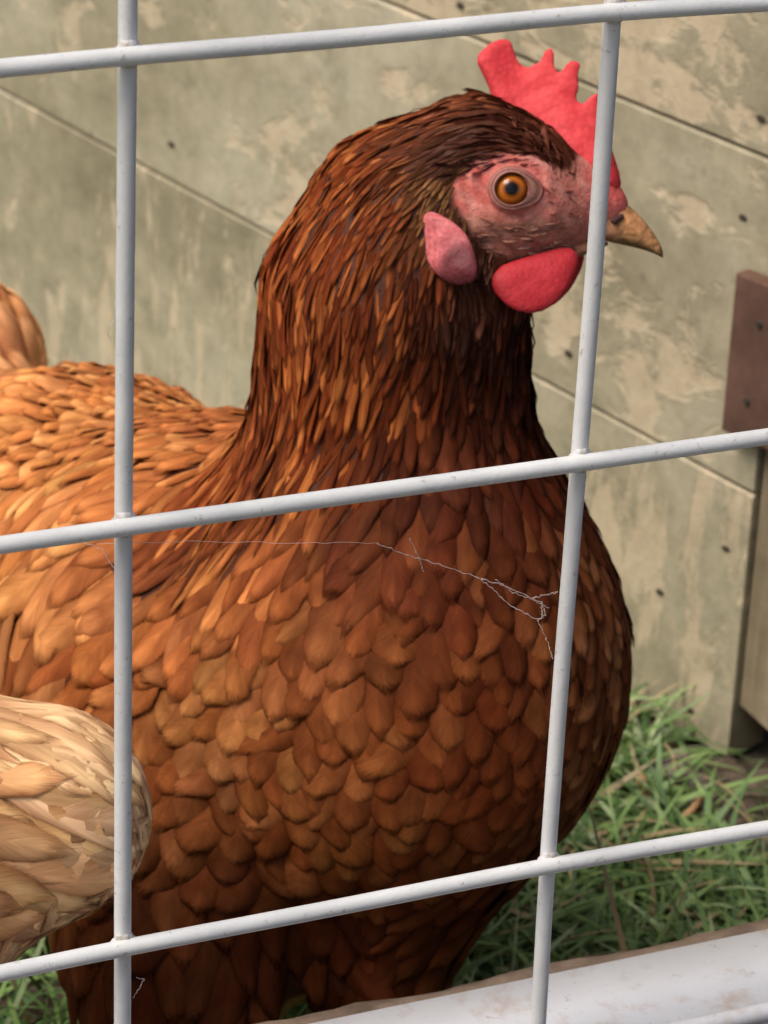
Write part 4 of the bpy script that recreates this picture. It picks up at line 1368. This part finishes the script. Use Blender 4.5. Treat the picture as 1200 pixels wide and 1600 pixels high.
def blades(n, xr, yr, Lr, Wr, keepf, flat=0.75, straw=0.07, zbase=0.0, seedcol=0):
    x = rng.uniform(*xr, n); y = rng.uniform(*yr, n)
    # clumps
    x += 0.012 * rng.standard_normal(n); y += 0.012 * rng.standard_normal(n)
    k = keepf(x, y); x, y = x[k], y[k]; n = len(x)
    L = rng.uniform(*Lr, n); W = rng.uniform(*Wr, n)
    az = rng.uniform(0, 2 * np.pi, n) + 0.8 * np.sin(x * 40) + 0.8 * np.sin(y * 37)
    el0 = np.clip(rng.normal(flat, .35, n), .05, 1.5)
    ns = 6
    V = np.zeros((n, ns, 2, 3)); pos = np.stack([x, y, np.full(n, zbase) + rng.uniform(0, .012, n)], 1)
    tw = rng.uniform(-1, 1, n)
    bend = rng.uniform(.2, 1.1, n)
    for s in range(ns):
        t = s / (ns - 1)
        el = el0 - bend * t * 1.3
        d = np.stack([np.cos(az + tw * t * .8) * np.cos(el), np.sin(az + tw * t * .8) * np.cos(el), np.sin(el)], 1)
        if s: pos = pos + d * (L / (ns - 1))[:, None]
        pos[:, 2] = np.maximum(pos[:, 2], zbase + .002)
        sd_ = np.stack([-np.sin(az + tw), np.cos(az + tw), .5 * tw], 1)
        w = W * (1 - t ** 2.2) * .5 + .00008
        V[:, s, 0] = pos - sd_ * w[:, None]; V[:, s, 1] = pos + sd_ * w[:, None]
    base = (np.arange(n) * ns * 2)[:, None, None]
    fi = np.array([[2 * s, 2 * s + 1, 2 * s + 3, 2 * s + 2] for s in range(ns - 1)])[None]
    F = (base + fi).reshape(-1, 4)
    g0, g1, g2 = np.array([.055, .13, .035]), np.array([.24, .37, .11]), np.array([.48, .56, .32])
    t = rng.random(n)[:, None]
    c = g0 * (1 - t) + g1 * t
    li = rng.random(n)[:, None] < .15
    c = np.where(li, c * .4 + g2 * .6, c)
    st = rng.random(n)[:, None] < straw
    c = np.where(st, np.array([.48, .36, .19]) * rng.uniform(.6, 1.2, (n, 1)), c)
    C = np.repeat(np.c_[c, np.ones(n)], ns * 2, 0)
    return V.reshape(-1, 3), F, C


def side_ok(x, y):
    # camera side of the plank wall, not on the rail, thin on the bare earth by the wall's end
    d = (x - WA[0]) * WN[0] + (y - WA[1]) * WN[1]
    px, py, _ = PJ(np.stack([x, y, 0 * x], 1))
    bare = ((px - 1150) / 130) ** 2 + ((py - 1250) / 80) ** 2 < 1
    bare |= (px > 1020) & (py > 1330) & (py < 1375) & (px - 1020 > rng.random(len(x)) * 200)
    ok = (d > .022) | ((d > .004) & (rng.random(len(x)) < .15)) | (x < .36)
    return ok & (d > .004) & (y > yb + .012) & (~bare | (rng.random(len(x)) < .06))


parts = [blades(46000, (.36, .82), (yb, 1.25), (.014, .045), (.0008, .0026), side_ok, .55, .10),
         blades(16000, (-.25, .36), (yb, 1.55), (.02, .055), (.0010, .0030), side_ok),
         blades(420, (.37, .75), (yb + .01, yb + .05), (.05, .13), (.0018, .0034), side_ok, 1.25, .05)]
Vs, Fs, Cs = [], [], []; o_ = 0
for V, F, C in parts:
    Vs.append(V); Fs.append(F + o_); Cs.append(C); o_ += len(V)
g = link('grass', mesh_np('grass', np.concatenate(Vs), np.concatenate(Fs), {'col': np.concatenate(Cs)}), M_GRASS)
tag(g, 'short trampled green grass with dry stalks below the plank wall', 'grass', kind='stuff')

# ---------------------------------------------------------------- stones, chips, straw on the bare earth
def rock(name, px, py, size, sq, label, cat, mat, seed, group=None):
    p = ground(px, py)
    bm = bmesh.new()
    bmesh.ops.create_icosphere(bm, subdivisions=4, radius=size)
    for v in bm.verts:
        n_ = 1 + .35 * mnoise.noise(v.co / size * 1.1 + Vector((seed, 0, 0))) + .12 * mnoise.noise(v.co / size * 4 + Vector((seed, 5, 0)))
        v.co = Vector((v.co.x * n_ * sq[0], v.co.y * n_ * sq[1], v.co.z * n_ * sq[2]))
    bmesh.ops.rotate(bm, verts=bm.verts, cent=(0, 0, 0), matrix=Matrix.Rotation(seed, 3, 'Z'))
    me = bpy.data.meshes.new(name); bm.to_mesh(me); bm.free()
    o = link(name, me, mat); o.location = (p[0], p[1], size * sq[2] * .6)
    return tag(o, label, cat, group)


def mat_stone(c0, c1, sc=160):
    m, nt, b = new_mat('earth_clod', .9, .15)
    n = noise_n(nt, objco(nt), sc, 6, .7)
    nt.links.new(ramp(nt, n, [(.3, c0), (.7, c1)]), b.inputs['Base Color'])
    bump(nt, b, n, .8, .002)
    return m


ST = mat_stone((.12, .095, .075), (.40, .34, .28)); CL = mat_stone((.055, .042, .03), (.20, .155, .11))
rock('stone', 1058, 1236, .0095, (1.1, 1, .9), 'small greyish pink stone lying in the grass by the end of the plank wall', 'stone', ST, 1.0)
rock('stone', 1112, 1262, .0085, (1.6, .8, .5), 'flat pale stone on bare earth just right of the small pinkish stone', 'stone', ST, 2.2)
for i, (px, py, sz, lb) in enumerate([
        (1190, 1262, .012, 'dark clod of earth at the picture edge, level with the flat pale stone'),
        (1140, 1290, .010, 'brown clod of earth just below the flat pale stone'),
        (1180, 1302, .012, 'dark clod of earth touching the lowest cross wire near the right edge'),
        (1085, 1205, .006, 'tiny clod of earth in the grass under the foot of the plank wall'),
        (1192, 1338, .012, 'dark clod of earth just under the lowest cross wire at the right edge'),
        (1120, 1225, .008, 'small brown clod of earth between the plank wall foot and the flat pale stone')]):
    rock('earth_clod', px, py, sz, (1.3, 1, .6), lb, 'earth clod', CL, 3 + i * 1.3, 'clods of earth by the wall end')
mch = mat_wood('wood_chip', (.42, .22, .11), (.62, .38, .20), (300, 300, 40))
p = ground(1008, 1252, .012)
me = box_mesh('wood_chip', -.0022, .0022, -.001, .001, -.009, .009, .0006)
o = link('wood_chip', me, mch); o.location = p; o.rotation_euler = (-.5, .12, .3)
tag(o, 'small orange tan chip of wood standing in the grass left of the stones', 'wood chip')
pts = [ground(px, py, .010 + z) for px, py, z in ((1048, 1286, 0), (1065, 1280, .002), (1080, 1268, .004), (1092, 1252, .004), (1097, 1242, .002))]
o = link('curved_twig', tube(pts, [.0011, .0013, .0014, .0012, .0008], 8), mch)
tag(o, 'thin curved tan twig on the soil below the stones', 'twig')
p = ground(734, 1358, .02)

# ---------------------------------------------------------------- cobweb threads caught on the mesh
mw, nt, b = new_mat('cobweb_silk', .5, .4, (.80, .68, .62))
b.inputs['Alpha'].default_value = 0.6
YW = GH[1] + .003
webs = [[(150, 850), (300, 846), (430, 848), (590, 849)], [(590, 849), (640, 868), (700, 886), (752, 905)], [(752, 905), (790, 915), (830, 935), (858, 950)],
        [(752, 905), (775, 925), (800, 948), (840, 968)], [(775, 905), (800, 925), (845, 940), (848, 965)], [(840, 968), (850, 990), (858, 1010), (864, 1030)],
        [(640, 842), (655, 872), (663, 895)], [(830, 935), (872, 925)], [(846, 940), (852, 960), (840, 970)],
        [(173, 530), (168, 520), (178, 500), (180, 470)], [(130, 848), (160, 858), (172, 880), (182, 892)], [(207, 1560), (218, 1545), (225, 1530), (214, 1528)]]
sets = [(range(0, 9), (590, 849), 'torn wisps of cobweb strung between the wires across the brown breast'),
        ([9], (173, 530), 'single hair of web beside the left upright wire above the back of the hen'),
        ([10], (160, 858), 'short wisp of web under the middle cross wire left of the left upright wire'),
        ([11], (218, 1545), 'small hook of web right of the left upright wire at the bottom')]
for ids, at, lb in sets:
    root = empty('cobweb', plane_hit(at[0], at[1], YW), lb, 'cobweb', 'cobweb wisps on the wire mesh')
    for k_ in ids:
        c = np.array(webs[k_], float)
        t = np.linspace(0, len(c) - 1, 30)
        q = np.stack([np.interp(t, np.arange(len(c)), c[:, k]) for k in (0, 1)], 1)
        pts = [plane_hit(x + random.uniform(-1.2, 1.2), y + random.uniform(-1.5, 1.5), YW + .001 * math.sin(x * .02)) for x, y in q]
        rad = [random.uniform(.00005, .00015) for _ in pts]
        if k_ == 0: rad = [.00005] * 30
        link('thread', tube(pts, rad, 5), mw, root)
